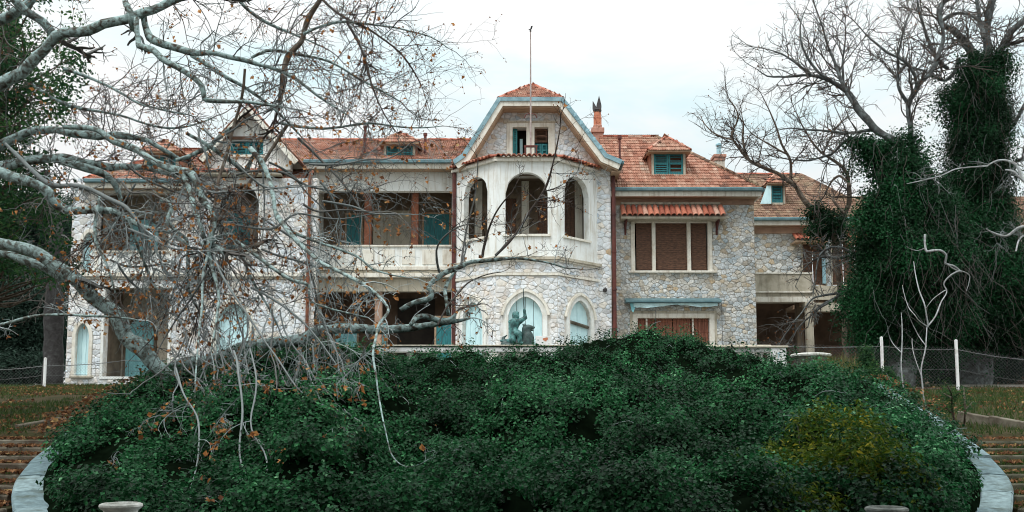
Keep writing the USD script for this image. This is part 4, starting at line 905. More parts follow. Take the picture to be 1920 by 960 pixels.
obj('finial', join([tubes([([(fx, yp, zt - 0.02), (fx, yp, zt + 0.1)], [0.045, 0.02])], 6, True), hull([(fx - 0.02, yp, zt + 0.05), (fx + 0.10, yp - 0.01, zt + 0.22), (fx + 0.05, yp + 0.02, zt + 0.08), (fx + 0.02, yp - 0.02, zt + 0.2)]), hull([(fx - 0.1, yp, zt + 0.06), (fx, yp + 0.02, zt + 0.02), (fx + 0.02, yp - 0.02, zt + 0.1), (fx, yp - 0.03, zt + 0.03)])]), 'black_metal', fp)
# ------------------------------------------------------------------ ground, curved wall, steps, terrace
WP = np.array([(0, 7.4, .44), (1.7, 7.65, .45), (3.2, 8.3, .47), (4.75, 9.7, .51), (5.88, 11.5, .58), (6.68, 13, .84), (7.14, 14.2, 1.05), (7.49, 15.5, 1.26), (7.87, 17.5, 1.70), (8.22, 20, 2.20), (8.6, 23, 2.70), (8.9, 26, 2.95), (9.0, 29, 3.05)])
_s = np.r_[0, np.cumsum(np.linalg.norm(np.diff(WP[:, :2], axis=0), axis=1))]
_sp = [CubicSpline(_s, WP[:, k]) if k < 2 else PchipInterpolator(_s, WP[:, k]) for k in range(3)]
def wall_at(s):
    sg = np.sign(s) if s != 0 else 1.0; s = abs(s)
    p = np.array([f(s) for f in _sp]); d = np.array([_sp[0](s, 1), _sp[1](s, 1)]); d /= np.linalg.norm(d)
    n = np.array([d[1], -d[0]])          # outward
    return np.array([sg * p[0], p[1], p[2]]), np.array([sg * n[0], n[1]])
ydense = np.linspace(0, _s[-1], 400)
WX, WY, WZ = (f(ydense) for f in _sp)
def xw(Y): return np.interp(Y, WY, WX)
def wz(Y): return np.interp(Y, WY, WZ)
SLOPE_Y = [-20, 8.0, 11.4, 17.6, 25, 31, 38, 60, 120, 400]
SLOPE_Z = [-0.1, 0.0, 0.2, 1.42, 2.25, 2.80, 3.18, 3.5, 5.5, 9.0]
_slope = PchipInterpolator(SLOPE_Y, SLOPE_Z)
def ground_z(X, Y):
    X, Y = np.asarray(X, float), np.asarray(Y, float)
    z = _slope(np.clip(Y, -20, 400))
    n = meshkit.fbm(np.stack([X * 0.45, Y * 0.45, np.zeros_like(X)], -1), 4, 5) - 0.5
    z = z + 0.18 * n * np.clip((Y - 17) / 4, 0, 1)
    inside = (np.abs(X) < xw(np.clip(Y, 7.4, 29)) + 0.1) & (Y > 7.3) & (Y < 29.6)
    z = np.where(inside, np.minimum(z, wz(np.clip(Y, 7.4, 29))) - 0.5, z)
    steps = (np.abs(X) > xw(np.clip(Y, 7.4, 29))) & (np.abs(X) < 15.5) & (Y > 11.2) & (Y < 17.9)
    z = np.where(steps, z - 0.22, z)
    terr = (np.abs(X - 0.3) < 10.5) & (Y > 29.6) & (Y < 42)
    z = np.where(terr, np.minimum(z, BZ - 0.12), z)
    lvl = (Y > 37) & (Y < 56) & (np.abs(X) < 24)
    return np.where(lvl, np.minimum(z, BZ - 0.05), z)
gx = np.unique(np.r_[np.linspace(-300, -40, 14), np.linspace(-40, -18, 45), np.linspace(-18, 18, 181), np.linspace(18, 40, 45), np.linspace(40, 300, 14)])
gy = np.unique(np.r_[np.linspace(-30, 6, 19), np.linspace(6, 42, 181), np.linspace(42, 70, 29), np.linspace(70, 400, 23)])
GX, GY = np.meshgrid(gx, gy); GZ = ground_z(GX, GY)
nx, ny = len(gx), len(gy); i, j = np.meshgrid(np.arange(nx - 1), np.arange(ny - 1))
a = (j * nx + i).ravel()
structure(obj('ground', (np.c_[GX.ravel(), GY.ravel(), GZ.ravel()], np.vstack([np.stack([a, a + 1, a + nx + 1], 1), np.stack([a, a + nx + 1, a + nx], 1)])), 'soil_litter', smooth=True))
structure(obj('terrace_paving', join([box(-9.4, 10.4, 30.15, 39.2, BZ - 0.3, BZ - 0.02), box(10.4, 22, 36, 47, BZ - 0.3, BZ - 0.024)]), 'paving'))
# curved wall: body plus coping slabs laid one by one
cw = thing('curved_wall', 'low horseshoe shaped retaining wall with blue grey coping around the ivy mound', 'wall', (0, 8, 0))
ss = np.linspace(-_s[-1], _s[-1], 161); V = []
for s in ss:
    p, n = wall_at(s)
    for off, dz in ((0.03, -1.15), (0.03, -0.09), (-0.36, -0.09), (-0.36, -1.15)): V.append((p[0] + n[0] * (off - 0.06), p[1] + n[1] * (off - 0.06), p[2] + dz))
m = len(ss); k = np.arange(m - 1)[:, None] * 4; jj = np.arange(3)[None]
F = np.stack([np.stack([k + jj, k + jj + 4, k + jj + 5], -1), np.stack([k + jj, k + jj + 5, k + jj + 1], -1)], 2).reshape(-1, 3)
obj('wall_body', (np.array(V), F), 'wall_stone', cw)
rng = np.random.default_rng(17)
s0 = -_s[-1]
while s0 < _s[-1] - 0.3:
    L = rng.uniform(0.85, 1.25); V = []
    jz = rng.normal(0, 0.014); nn = 7; jn = rng.normal(0, 0.014)
    for t in np.linspace(s0 + 0.012, min(s0 + L - 0.012, _s[-1]), nn):
        p, n = wall_at(t); w = 0.012 * (meshkit.noise(np.array([t * 3, 0.5, 2.2])) - 0.5)
        for off, dz in ((0.0, -0.09), (0.012, -0.03), (0.0 - 0.012, 0.0), (-0.22, 0.014), (-0.408, 0.0), (-0.42, -0.03), (-0.41, -0.09)): V.append((p[0] + n[0] * (off + jn), p[1] + n[1] * (off + jn), p[2] + dz + jz + w))
    k = np.arange(nn - 1)[:, None] * 7; jj = np.arange(7)[None]; j2 = (jj + 1) % 7
    F = np.stack([np.stack([k + jj, k + jj + 7, k + j2 + 7], -1), np.stack([k + jj, k + j2 + 7, k + j2], -1)], 2).reshape(-1, 3)
    F = np.vstack([F, [[0, x, x + 1] for x in range(1, 6)], np.array([[0, x + 1, x] for x in range(1, 6)]) + 7 * (nn - 1)])
    obj('coping_slab', (np.array(V), F), 'coping_stone', cw, tone=rng.random())
    s0 += L
# flights of garden steps either side
for sg, lab in ((-1, 'leaf covered garden steps climbing left of the ivy mound'), (1, 'grassy garden steps climbing right of the ivy mound')):
    st = thing('garden_steps', lab, 'steps', (sg * 10, 14, 0.5))
    rng = np.random.default_rng(40 + sg)
    for k in range(10):
        y0, z = 11.5 + 0.62 * k, 0.30 + 0.118 * k
        xi = float(xw(y0 + 0.1)) + 0.05; xo = 15.5
        n = 12; xs = np.linspace(xi, xo, n + 1)
        for a, b in zip(xs[:-1:3], xs[3::3]):
            e = rng.normal(0, 0.02, 4)
            B = box(min(sg * a, sg * b) + 0.006, max(sg * a, sg * b) - 0.006, y0 + e[0], y0 + 0.11 + e[0], z - 0.3, z + e[1] * 0.6, 0.02)
            obj('step_edge', B, 'step_concrete' if sg < 0 else 'mossy_concrete', st)
        obj('tread', box(min(sg * xi, sg * xo), max(sg * xi, sg * xo), y0 + 0.09, y0 + 0.70, z - 0.3, z - 0.012), 'soil_litter', st)
    ends = [((30, 803), (190, 775), (278, 752)), ((1799, 774), (1925, 798))][0 if sg < 0 else 1]
    pts = [P(x, y, Y) for (x, y), Y in zip(ends, (18.6, 20.5, 23.0) if sg < 0 else (20.0, 18.6))]
    kb = thing('kerb_edging', 'low stone kerb slanting across the slope left of the ivy mound' if sg < 0 else 'low stone kerb slanting across the grass right of the ivy mound', 'kerb', tuple(pts[0]))
    for p, q_ in zip(pts[:-1], pts[1:]):
        nseg = max(2, int(np.linalg.norm(q_ - p) / 0.75))
        for k in range(nseg):
            a, b = p + (q_ - p) * k / nseg, p + (q_ - p) * (k + 0.985) / nseg
            d = (b - a) / np.linalg.norm(b - a); s_ = np.array([-d[1], d[0], 0]) * 0.08; jz = np.array([0, 0, rng.normal(0, 0.015)])
            obj('kerb_stone', hull([r_ + jz + o + np.array([0, 0, h]) for r_ in (a, b) for o in (s_, -s_) for h in (-0.35, 0.03)] + [r_ + jz + o * 0.8 + np.array([0, 0, 0.045]) for r_ in (a, b) for o in (s_, -s_)]), 'step_concrete', kb)
# terrace balustrade above the ivy
tb = thing('terrace_balustrade', 'low white terrace balustrade rail running above the ivy mound', 'balustrade', (0, 30, BZ))
yt = 30.0
zr0, zr1 = Zp(661, yt), Zp(652, yt)
for a, b in ((478, 655), (700, 1000), (1000, 1300), (1300, 1442)):
    x0, x1 = float(P(a, 656, yt)[0]), float(P(b, 656, yt)[0])
    obj('coping_rail', box(x0, x1 - 0.01, yt - 0.16, yt + 0.16, zr0, zr1, 0.02), 'white_paint', tb)
    obj('top_slab', box(x0 - 0.03, x1 + 0.02, yt - 0.2, yt + 0.2, zr1 + 0.035, zr1 + 0.075, 0.012), 'concrete_trim', tb)
    obj('rail_bed', box(x0, x1, yt - 0.12, yt + 0.12, zr1 + 0.001, zr1 + 0.034), 'bronze_dark', tb)
for px in np.arange(486, 1440, 47):
    if 655 < px < 700: continue
    x = float(P(px, 670, yt)[0])
    obj('baluster', revolve([(0.10, -0.75), (0.10, -0.66), (0.06, -0.62), (0.11, -0.45), (0.055, -0.2), (0.07, -0.08), (0.10, -0.06), (0.10, 0.0)], (x, yt, zr0), 10), 'urn_stone', tb)
obj('plinth', box(-8.2, 8.4, yt - 0.2, yt + 0.14, 1.9, zr0 - 0.76), 'wall_stone', tb)
x0, x1, z0, z1 = rect(1442, 653, 1471, 690, yt)
obj('end_pier', box(x0, x1, yt - 0.22, yt + 0.22, z0 - 0.6, z1, 0.015), 'white_paint', tb)
obj('pier_cap', box(float(P(1330, 650, yt)[0]), x1 + 0.06, yt - 0.26, yt + 0.26, z1 + 0.003, z1 + 0.06, 0.012), 'concrete_trim', tb)
obj('pier_mark', join([box((x0 + x1) / 2 - 0.03, (x0 + x1) / 2 + 0.03, yt - 0.224, yt - 0.2215, (z0 + z1) / 2 + 0.10, (z0 + z1) / 2 + 0.16), box((x0 + x1) / 2 - 0.012, (x0 + x1) / 2 + 0.012, yt - 0.224, yt - 0.2215, (z0 + z1) / 2 - 0.02, (z0 + z1) / 2 + 0.08)]), 'zinc_blue', tb)
# small white board with an orange mark, beside the statue
x0, x1, z0, z1 = rect(1004, 630, 1034, 656, yt + 0.7)
sb = thing('small_sign', 'small white board with a rusty orange mark standing right of the statue', 'sign', ((x0 + x1) / 2, yt + 0.7, z0))
obj('board', box(x0, x1, yt + 0.68, yt + 0.72, z0 - 0.8, z1, 0.006), 'white_paint', sb)
xm, zm = P(1023, 636, yt + 0.68)[0], P(1023, 636, yt + 0.68)[2]
mk = unary_union([Point(xm - 0.05, zm).buffer(0.04), Point(xm + 0.03, zm + 0.012).buffer(0.045), Polygon([(xm - 0.09, zm + 0.03), (xm + 0.08, zm + 0.05), (xm + 0.02, zm - 0.07), (xm - 0.03, zm - 0.06)])])
obj('painted_mark', front(yt + 0.68).slab(mk, 0.001, 0.004), 'terracotta', sb)
# planter bowl at the right end
pb = P(1520, 664, 27.5)
pl_ = thing('stone_planter', 'wide shallow stone planter bowl with pale rim at the right end of the terrace', 'planter', tuple(pb))
obj('bowl', revolve([(0.22, -0.9), (0.20, -0.55), (0.30, -0.42), (0.46, -0.16), (0.50, -0.09)], pb, 24), 'wall_stone', pl_, smooth=40)
obj('rim', revolve([(0.48, -0.10), (0.56, -0.07), (0.57, -0.02), (0.54, 0.0), (0.40, 0.02), (0.0, 0.03)], pb, 24), 'urn_stone', pl_, smooth=40)
# two urns on the front of the curved wall
def urn(name, label, px, py, Y, mat, group=None):
    p = P(px, py, Y); u = thing(name, label, 'urn', (p[0], p[1], p[2] - 0.5))
    b = (p[0], p[1], p[2] - 0.5)
    obj('pedestal_foot', revolve([(0.0, -0.06), (0.13, -0.06), (0.13, 0.0), (0.10, 0.03), (0.055, 0.08), (0.05, 0.14), (0.075, 0.17)], b, 24), mat, u, smooth=40)
    obj('bowl', revolve([(0.07, 0.165), (0.12, 0.20), (0.145, 0.27), (0.15, 0.36), (0.135, 0.41), (0.14, 0.44)], b, 24), mat, u, smooth=40)
    obj('rim', revolve([(0.135, 0.435), (0.168, 0.46), (0.176, 0.475), (0.172, 0.49), (0.15, 0.50), (0.135, 0.49), (0.12, 0.44), (0.06, 0.40), (0.0, 0.39)], b, 28), mat, u, smooth=40)
    return u
urn('stone_urn', 'pale stone urn with white rim at the lower left before the ivy', 227, 943, 8.2, 'urn_stone')
urn('stone_urn', 'dark weathered stone urn at the lower right before the yellowish bush', 1662, 950, 8.2, 'urn_dark')

# ------------------------------------------------------------------ bronze statue: figure with raised arm beside a beast's head
def blob(bones, edge, it=12):
    """bones: (p, rp, q, rq) tapered capsules, hulled one by one, joined and smoothed into one surface."""
    M = None
    for p, rp, q_, rq in bones:
        a = manifold3d.Manifold.sphere(rp, 14).translate(tuple(map(float, p))); b = manifold3d.Manifold.sphere(rq, 14).translate(tuple(map(float, q_)))
        h = manifold3d.Manifold.batch_hull([a, b]); M = h if M is None else M + h
    M = M.refine_to_length(edge); me = M.to_mesh()
    t = trimesh.Trimesh(me.vert_properties[:, :3], me.tri_verts, process=True)
    trimesh.smoothing.filter_taubin(t, iterations=it)
    return np.array(t.vertices), np.array(t.faces)
ys = 30.9
def S(px, py, dy=0.0): return P(px, py, ys + dy)
bs = P(965, 650, ys)
stt = thing('bronze_statue', 'green bronze statue of a kneeling figure with raised spear beside a beast head', 'statue', tuple(bs))
pel, chest, neck = S(963, 622), S(967, 604), S(968, 599)
el, hand = S(985, 596, -0.06), S(983, 582, -0.05)
body = [(pel, .15, S(964, 612), .14), (S(964, 612), .14, chest, .17), (chest, .13, neck, .075), (chest, .10, S(975, 602, -0.05), .10), (S(975, 602, -0.05), .085, el, .066), (el, .062, hand, .045),
        (chest, .10, S(958, 604, 0.1), .095), (S(958, 604, 0.1), .08, S(957, 616, 0.05), .062), (S(957, 616, 0.05), .06, S(964, 624, -0.12), .045),
        (pel, .135, S(974, 626, -0.2), .105), (S(974, 626, -0.2), .10, S(975, 641, -0.16), .07), (S(975, 641, -0.16), .065, S(982, 644, -0.2), .05),
        (pel, .135, S(962, 638, -0.1), .11), (S(962, 638, -0.1), .10, S(948, 641, 0.0), .065), (S(948, 641, 0.0), .06, S(940, 639, 0.02), .045)]
for k in range(4): body.append((hand, .026, hand + np.array([0.03 + 0.004 * k, -0.035, 0.03 - 0.022 * k]), .018))
body.append((hand, .026, hand + np.array([-0.02, -0.05, 0.03]), .018))
obj('figure', blob(body, 0.05), 'bronze_patina', stt, smooth=True)
hd = S(967.5, 594.5)
obj('head', blob([(hd, .105, hd + np.array([0.0, 0, 0.05]), .11), (hd + np.array([0.06, -0.07, 0.0]), .05, hd + np.array([0.02, -0.04, -0.06]), .05), (hd + np.array([0.07, -0.10, 0.01]), .02, hd + np.array([0.06, -0.09, 0.05]), .016), (hd + np.array([-0.04, 0, 0.1]), .085, hd + np.array([0.03, -0.02, 0.12]), .07), (neck, .06, hd, .06)], 0.03, 6), 'bronze_patina', stt, smooth=True)
obj('spear', tubes([([S(981.5, 541, -0.05), S(982, 570, -0.05), S(983.5, 589, -0.05)], [0.012, 0.018, 0.02])], 6, True), 'bronze_dark', stt)
obj('hair', blob([(hd + np.array([-0.05, 0.02, 0.08]), .07, hd + np.array([0.05, 0.0, 0.13]), .055), (hd + np.array([-0.06, 0.04, 0.0]), .06, hd + np.array([-0.07, 0.02, 0.07]), .06)], 0.04, 4), 'bronze_dark', stt, smooth=True)
bt = [(S(948, 646, .05), .16, S(966, 643, .05), .20), (S(966, 643, .05), .20, S(988, 645, -.05), .22), (S(988, 645, -.05), .24, S(989, 630, -.08), .19), (S(989, 630, -.08), .17, S(985.5, 617, -.1), .12),
      (S(985.5, 616, -.1), .12, S(991, 614, -.1), .10), (S(991, 613.5, -.1), .085, S(1000.5, 614, -.1), .045), (S(991, 617, -.1), .065, S(998, 619, -.1), .034), (S(983, 612, -.06), .04, S(980.5, 608, -.04), .02), (S(986, 611, -.16), .04, S(984, 607.5, -.18), .02),
      (S(948, 646, .05), .11, S(943, 634, .08), .05), (S(943, 634, .08), .045, S(950, 629, .1), .02), (S(948, 650, -.1), .1, S(992, 651, -.14), .12)]
obj('beast', blob(bt, 0.055, 8), 'bronze_dark', stt, smooth=True, label='dark bronze beast with open jaws facing right')
obj('base', box(bs[0] - 0.55, bs[0] + 0.62, ys - 0.3, ys + 0.35, bs[2] - 0.95, bs[2] - 0.02, 0.03), 'wall_stone', stt)
# ------------------------------------------------------------------ wire fences
def fence(name, label, pts, mat='white_paint', hmesh=1.4):
    """pts: (foot, post height, wire height share) along the fence."""
    t = thing(name, label, 'fence', tuple(pts[0][0]))
    for p, h, show in pts:
        if show: obj('post', hull([(p[0] + dx, p[1] + dy, z) for dx in (-0.036, 0.036) for dy in (-0.04, 0.04) for z in (p[2] - 0.3, p[2] + h - 0.02)] + [(p[0], p[1], p[2] + h)]), mat, t)
    A, W = [], []
    for (p, h, _), (q_, g, _) in zip(pts[:-1], pts[1:]):
        p, q_ = np.array(p), np.array(q_)
        for fz in (0.97, 0.5, 0.06):
            tt = np.linspace(0, 1, 5); sag = -0.05 * np.sin(math.pi * tt)
            W.append((p + (q_ - p) * tt[:, None] + np.c_[np.zeros((5, 2)), fz * (h - 0.28) + tt * fz * (g - h) + sag], 0.012 if fz > 0.9 else 0.006))
        L = np.linalg.norm(q_ - p); n = int(L / 0.11); hh = (h + g) / 2 - 0.30
        sl = hh / L
        for k in range(-int(hh / 0.11), n):
            for sgn in (1, -1):
                u0, u1 = k * 0.11 / L, k * 0.11 / L + sl
                z0_, z1_ = (0, 1) if sgn > 0 else (1, 0)
                c0, c1 = max(u0, 0), min(u1, 1)
                if c1 - c0 < 1e-3: continue
                fa, fb_ = (c0 - u0) / sl, (c1 - u0) / sl
                za, zb_ = z0_ + (z1_ - z0_) * fa, z0_ + (z1_ - z0_) * fb_
                A.append((np.array([p + (q_ - p) * c0 + [0, 0.02 * sgn, 0.03 + za * hh], p + (q_ - p) * c1 + [0, 0.02 * sgn, 0.03 + zb_ * hh]]), 0.0019))
    obj('strand', tubes(W, 4), 'wire_steel', t); obj('wire_mesh', tubes(A, 3), 'wire_steel', t, kind='stuff')
    return t
f_r = [(P(1415, 712, 31.6), 1.45, False), (P(1656, 727, 31.0), 1.66, True), (P(1796.5, 732, 30.4), 1.62, True), (P(1945, 760, 29.6), 1.7, True)]
fence('wire_fence', 'wire mesh fence with white posts before the ivy covered trees', f_r)
f_l = [(P(-60, 733, 33), 1.0, True), (P(83, 722, 34), 0.98, True), (P(230, 716, 36), 1.1, False), (P(345, 710, 37.5), 1.1, False)]
fence('wire_fence', 'low wire fence with one white post left of the mansion', f_l)
# ------------------------------------------------------------------ leaves
def leaves(C, N, size, rng, aspect=0.62, fold=0.25, tone=None):
    """Small folded leaves: four corners each, two triangles. Returns (mesh, tone)."""
    C, N = np.asarray(C, float), np.asarray(N, float); n = len(C)
    N = N / (np.linalg.norm(N, axis=1, keepdims=True) + 1e-9)
    d = rng.normal(size=(n, 3)); d -= (d * N).sum(1, keepdims=True) * N; d /= np.linalg.norm(d, axis=1, keepdims=True) + 1e-9
    s = np.cross(N, d); z = np.broadcast_to(np.asarray(size, float), (n,))[:, None]
    V = np.stack([C - d * z * 0.5, C + s * z * aspect * 0.5 + N * z * fold * 0.5 - d * z * 0.08, C + d * z * 0.5, C - s * z * aspect * 0.5 + N * z * fold * 0.5 - d * z * 0.08], 1).reshape(-1, 3)
    k = np.arange(n)[:, None] * 4
    F = np.vstack([k + [0, 1, 2], k + [0, 2, 3]])
    t = rng.random(n) if tone is None else tone
    return (V, F), np.repeat(np.clip(t, 0, 1), 4)
def tufts(centres, normals, per, spread, size, rng, aspect=0.62, up=0.5, jit=0.8, tone_c=None, tone_spread=0.25):
    """Clumps of leaves: each centre carries a tuft whose leaves face roughly along its normal and upward."""
    m = len(centres)
    idx = np.repeat(np.arange(m), per)
    off = rng.normal(size=(len(idx), 3)); r = rng.random(len(idx)) ** 0.45
    off = off / np.linalg.norm(off, axis=1, keepdims=True) * r[:, None] * (np.broadcast_to(spread, (m,))[idx])[:, None]
    C = np.asarray(centres)[idx] + off
    Nn = np.asarray(normals)[idx] + off / (np.linalg.norm(off, axis=1, keepdims=True) + 1e-9) * 0.7 + np.array([0, 0, up]) + rng.normal(size=off.shape) * jit
    tc = rng.random(m) if tone_c is None else tone_c
    t = tc[idx] * 0.7 + 0.3 * rng.random(len(idx)) * 1.0 + rng.normal(0, tone_spread * 0.3, len(idx))
    return leaves(C, Nn, size * rng.uniform(0.6, 1.3, len(idx)), rng, aspect, tone=t)

# ------------------------------------------------------------------ ivy mound
rng = np.random.default_rng(101)
BY = [7.5, 9.2, 10, 11.5, 13, 15, 17, 20, 24, 27, 29]
BB = [0.0, 0.05, .34, .52, .60, .62, .60, .52, .40, .50, .55]
def hedge_z(X, Y, lumps=True):
    xh = xw(np.clip(Y, 7.4, 29)) - 0.35
    u = np.clip(np.abs(X) / np.maximum(xh, 0.1), 0, 1.2)
    roll = np.clip((Y - 8.8) / 1.2, 0, 1); roll = roll * roll * (3 - 2 * roll)
    side = 1.0
    z = wz(np.clip(Y, 7.4, 29)) * 1.0 + 0.10 + np.interp(Y, BY, BB) * np.clip(1 - u ** 10, 0, 1)
    z = z + 0.62 * np.exp(-((X - 4.0) / 2.1) ** 2 - ((Y - 27) / 3.0) ** 2) - 0.50 * np.exp(-((X + 2.6) / 1.2) ** 2 - ((Y - 27.5) / 4) ** 2) + 0.25 * np.exp(-((X + 4.6) / 0.8) ** 2 - ((Y - 27) / 2.5) ** 2) - 0.2 * np.exp(-((X - 0.2) / 1.6) ** 2 - ((Y - 28) / 3) ** 2) + 0.30 * np.exp(-((X + 4.5) / 1.2) ** 2 - ((Y - 20.5) / 3.0) ** 2)
    z = z - 0.55 * np.exp(-((X - 7.7) / 1.9) ** 2 - ((Y - 26) / 4.5) ** 2)
    if lumps:
        p = np.stack([X, Y * 0.9, np.zeros_like(X)], -1)
        z = z + (0.80 * (meshkit.fbm(p * 0.95, 2, 7) - 0.5) + 0.62 * (meshkit.noise(p * 2.1, 9) - 0.5)) * np.clip(1.2 - u ** 6, 0.2, 1)
    return z * roll * side + (1 - roll * side) * (-0.1) 
hd_ = thing('ivy_mound', 'huge rounded mound of dark green ivy filling the foreground below the mansion', 'hedge', (0, 18, 1))
hx, hy = np.meshgrid(np.linspace(-1, 1, 150), np.linspace(8.8, 28.9, 190))
HX = hx * (xw(hy) - 0.40); HZ = hedge_z(HX, hy) - 0.16
nx, ny = 150, 190; i, j = np.meshgrid(np.arange(nx - 1), np.arange(ny - 1)); a = (j * nx + i).ravel()
obj('ivy_stems', (np.c_[HX.ravel(), hy.ravel(), HZ.ravel()], np.vstack([np.stack([a, a + 1, a + nx + 1], 1), np.stack([a, a + nx + 1, a + nx], 1)])), 'stem_dark', hd_, smooth=True)  # smooth shell under the leaves, coloured as the shade in the gaps
# tufts, thicker where the slope faces the viewer
n = 130000
Y = 9.0 + 20 * rng.random(n) ** 1.25; X = (2 * rng.random(n) - 1) * (xw(Y) - np.interp(Y, [13.5, 15.0, 17.5], [.50, .34, -.08]))
e = 0.05
Z = hedge_z(X, Y); dzx = (hedge_z(X + e, Y) - Z) / e; dzy = (hedge_z(X, Y + e) - Z) / e
area = np.sqrt(1 + dzx ** 2 + dzy ** 2)
vis = np.clip(dzy * 1.0 + 0.35, 0.05, 3)
w = np.minimum(area, 4) * (0.35 + vis) * (12.0 / Y) ** 1.1
gap = meshkit.noise(np.stack([X * 2.7, Y * 2.7, Z * 2.7], -1), 33)
w = w * np.where(gap < 0.42, 0.03, 1.0)
keep = rng.random(n) < w / np.quantile(w, 0.93) * 0.40
X, Y, Z, dzx, dzy = X[keep], Y[keep], Z[keep], dzx[keep], dzy[keep]
Nn = np.stack([-dzx, -dzy, np.ones_like(X)], 1); Nn /= np.linalg.norm(Nn, axis=1, keepdims=True)
C = np.stack([X, Y, Z], 1) + Nn * rng.uniform(-0.20, 0.18, len(X))[:, None]
tc = np.clip(0.45 + 1.4 * (meshkit.fbm(np.c_[X * 0.9, Y * 0.9, Z * 0.9], 3, 4) - 0.5) + rng.normal(0, 0.16, len(X)), 0, 0.9)
m_, t_ = tufts(C, Nn, 18, 0.14, 0.054, rng, aspect=0.8, up=0.35, jit=0.6, tone_c=tc)
print('ivy tufts', len(C), 'leaves', len(C) * 17)
obj('ivy_leaves', m_, 'ivy_leaf', hd_, tone=t_, kind='stuff')
# bare shoots standing out of the mound
L = []
for k in range(60):
    y = rng.uniform(12, 28); x = (2 * rng.random() - 1) * (xw(y) - 0.6); z = float(hedge_z(np.array([x]), np.array([y]))[0])
    d = rng.normal(size=3) * 0.5 + [0, -0.4, 0.5]; p = np.array([x, y, z - 0.05]); pts = [p]
    for s in range(5): d = d + rng.normal(size=3) * 0.25 + [0, 0, -0.12]; p = p + d / np.linalg.norm(d) * rng.uniform(0.06, 0.14); pts.append(p)
    L.append((pts, np.linspace(0.008, 0.004, 6)))
obj('bare_shoots', tubes(L, 3), 'twig_bark', hd_, tone=0.6, kind='stuff')
# yellowish bush at the lower right
yb_ = thing('yellowish_bush', 'yellow green bush with narrow leaves in front of the ivy at lower right', 'bush', (3.9, 11.6, 0.4))
cs, ns = [], []
while len(cs) < 620:
    x, y = rng.normal(3.75, .62), rng.uniform(9.7, 13.4)
    r2 = ((x - 3.75) / 1.0) ** 2 + ((y - 11.3) / 1.9) ** 2
    g = meshkit.noise(np.array([x * 2.3, y * 2.3, 1.3]), 4)
    if abs(x) > xw(y) - .6 or g < .40 + .22 * r2: continue
    z = float(hedge_z(np.array([x]), np.array([y]))[0]) + rng.uniform(-.04, .42) * (1 - .6 * min(1, r2)) * (g + .2)
    cs.append((x, y, z)); ns.append((rng.normal(0, .3), -.6, .6))
m_, t_ = tufts(np.array(cs), np.array(ns), 14, 0.15, 0.075, rng, aspect=0.36, up=0.5, jit=0.6)
obj('leaves', m_, 'yellow_leaf', yb_, tone=t_, kind='stuff')
L = []
for k in range(70):
    b = np.array([3.9 + rng.normal(0, 0.3), 11.6 + rng.normal(0, .15), 0.2]); t = np.array(cs[rng.integers(len(cs))], float)
    L.append(([b, (b + t) / 2 + rng.normal(0, .08, 3), t], [0.016, 0.01, 0.005]))
obj('stems', tubes(L, 4), 'twig_bark', yb_, tone=0.2, kind='stuff')

# ------------------------------------------------------------------ branching
def curve(pts, n):
    pts = np.asarray(pts, float)
    if len(pts) < 3: return pts[0] + (pts[-1] - pts[0]) * np.linspace(0, 1, n)[:, None]
    s = np.r_[0, np.cumsum(np.linalg.norm(np.diff(pts, axis=0), axis=1) + 1e-6)]
    return PchipInterpolator(s, pts)(np.linspace(0, s[-1], n))
class Twigs:
    def __init__(s): s.lines, s.tones, s.tips, s.bud = [], [], [], []
    def grow(s, p, d, length, r, level, rng, droop, tone, wig=0.35, kids=(5, 4), out=None):
        n = 9 if level == 0 else (6 if level == 1 else 4)
        d = np.asarray(d, float); d = d / np.linalg.norm(d); pts = [np.asarray(p, float)]; st = length / n
        ds = []
        for k in range(n):
            d = d + rng.normal(size=3) * wig * (0.36 if level == 0 else 0.5) + np.array([0, 0, -droop]) * (0.6 + k / n)
            d = d / np.linalg.norm(d); pts.append(pts[-1] + d * st); ds.append(d)
        rad = np.linspace(r, r * 0.45, n + 1)
        s.lines.append((np.array(pts), rad)); s.tones.append(tone + rng.normal(0, 0.1))
        s.tips.append(pts[-1])
        if level >= len(kids): return
        for c in range(rng.poisson(kids[level])):
            k = rng.integers(1, n + 1); a = ds[min(k, n - 1)]
            side = rng.normal(size=3); side -= side @ a * a; side /= np.linalg.norm(side) + 1e-9
            nd = a * rng.uniform(0.35, 0.9) + side * rng.uniform(0.5, 1.0)
            s.grow(pts[k] + (pts[k - 1] - pts[k]) * rng.random(), nd, length * rng.uniform(0.32, 0.62), max(r * 0.62, 0.0028), level + 1, rng, droop, tone, wig, kids)
    def mesh(s, sides=3):
        V, F = tubes(s.lines, sides)
        t = np.concatenate([np.full(len(l[0]) * sides, tn) for l, tn in zip(s.lines, s.tones)])
        return (V, F), np.clip(t, 0, 1)
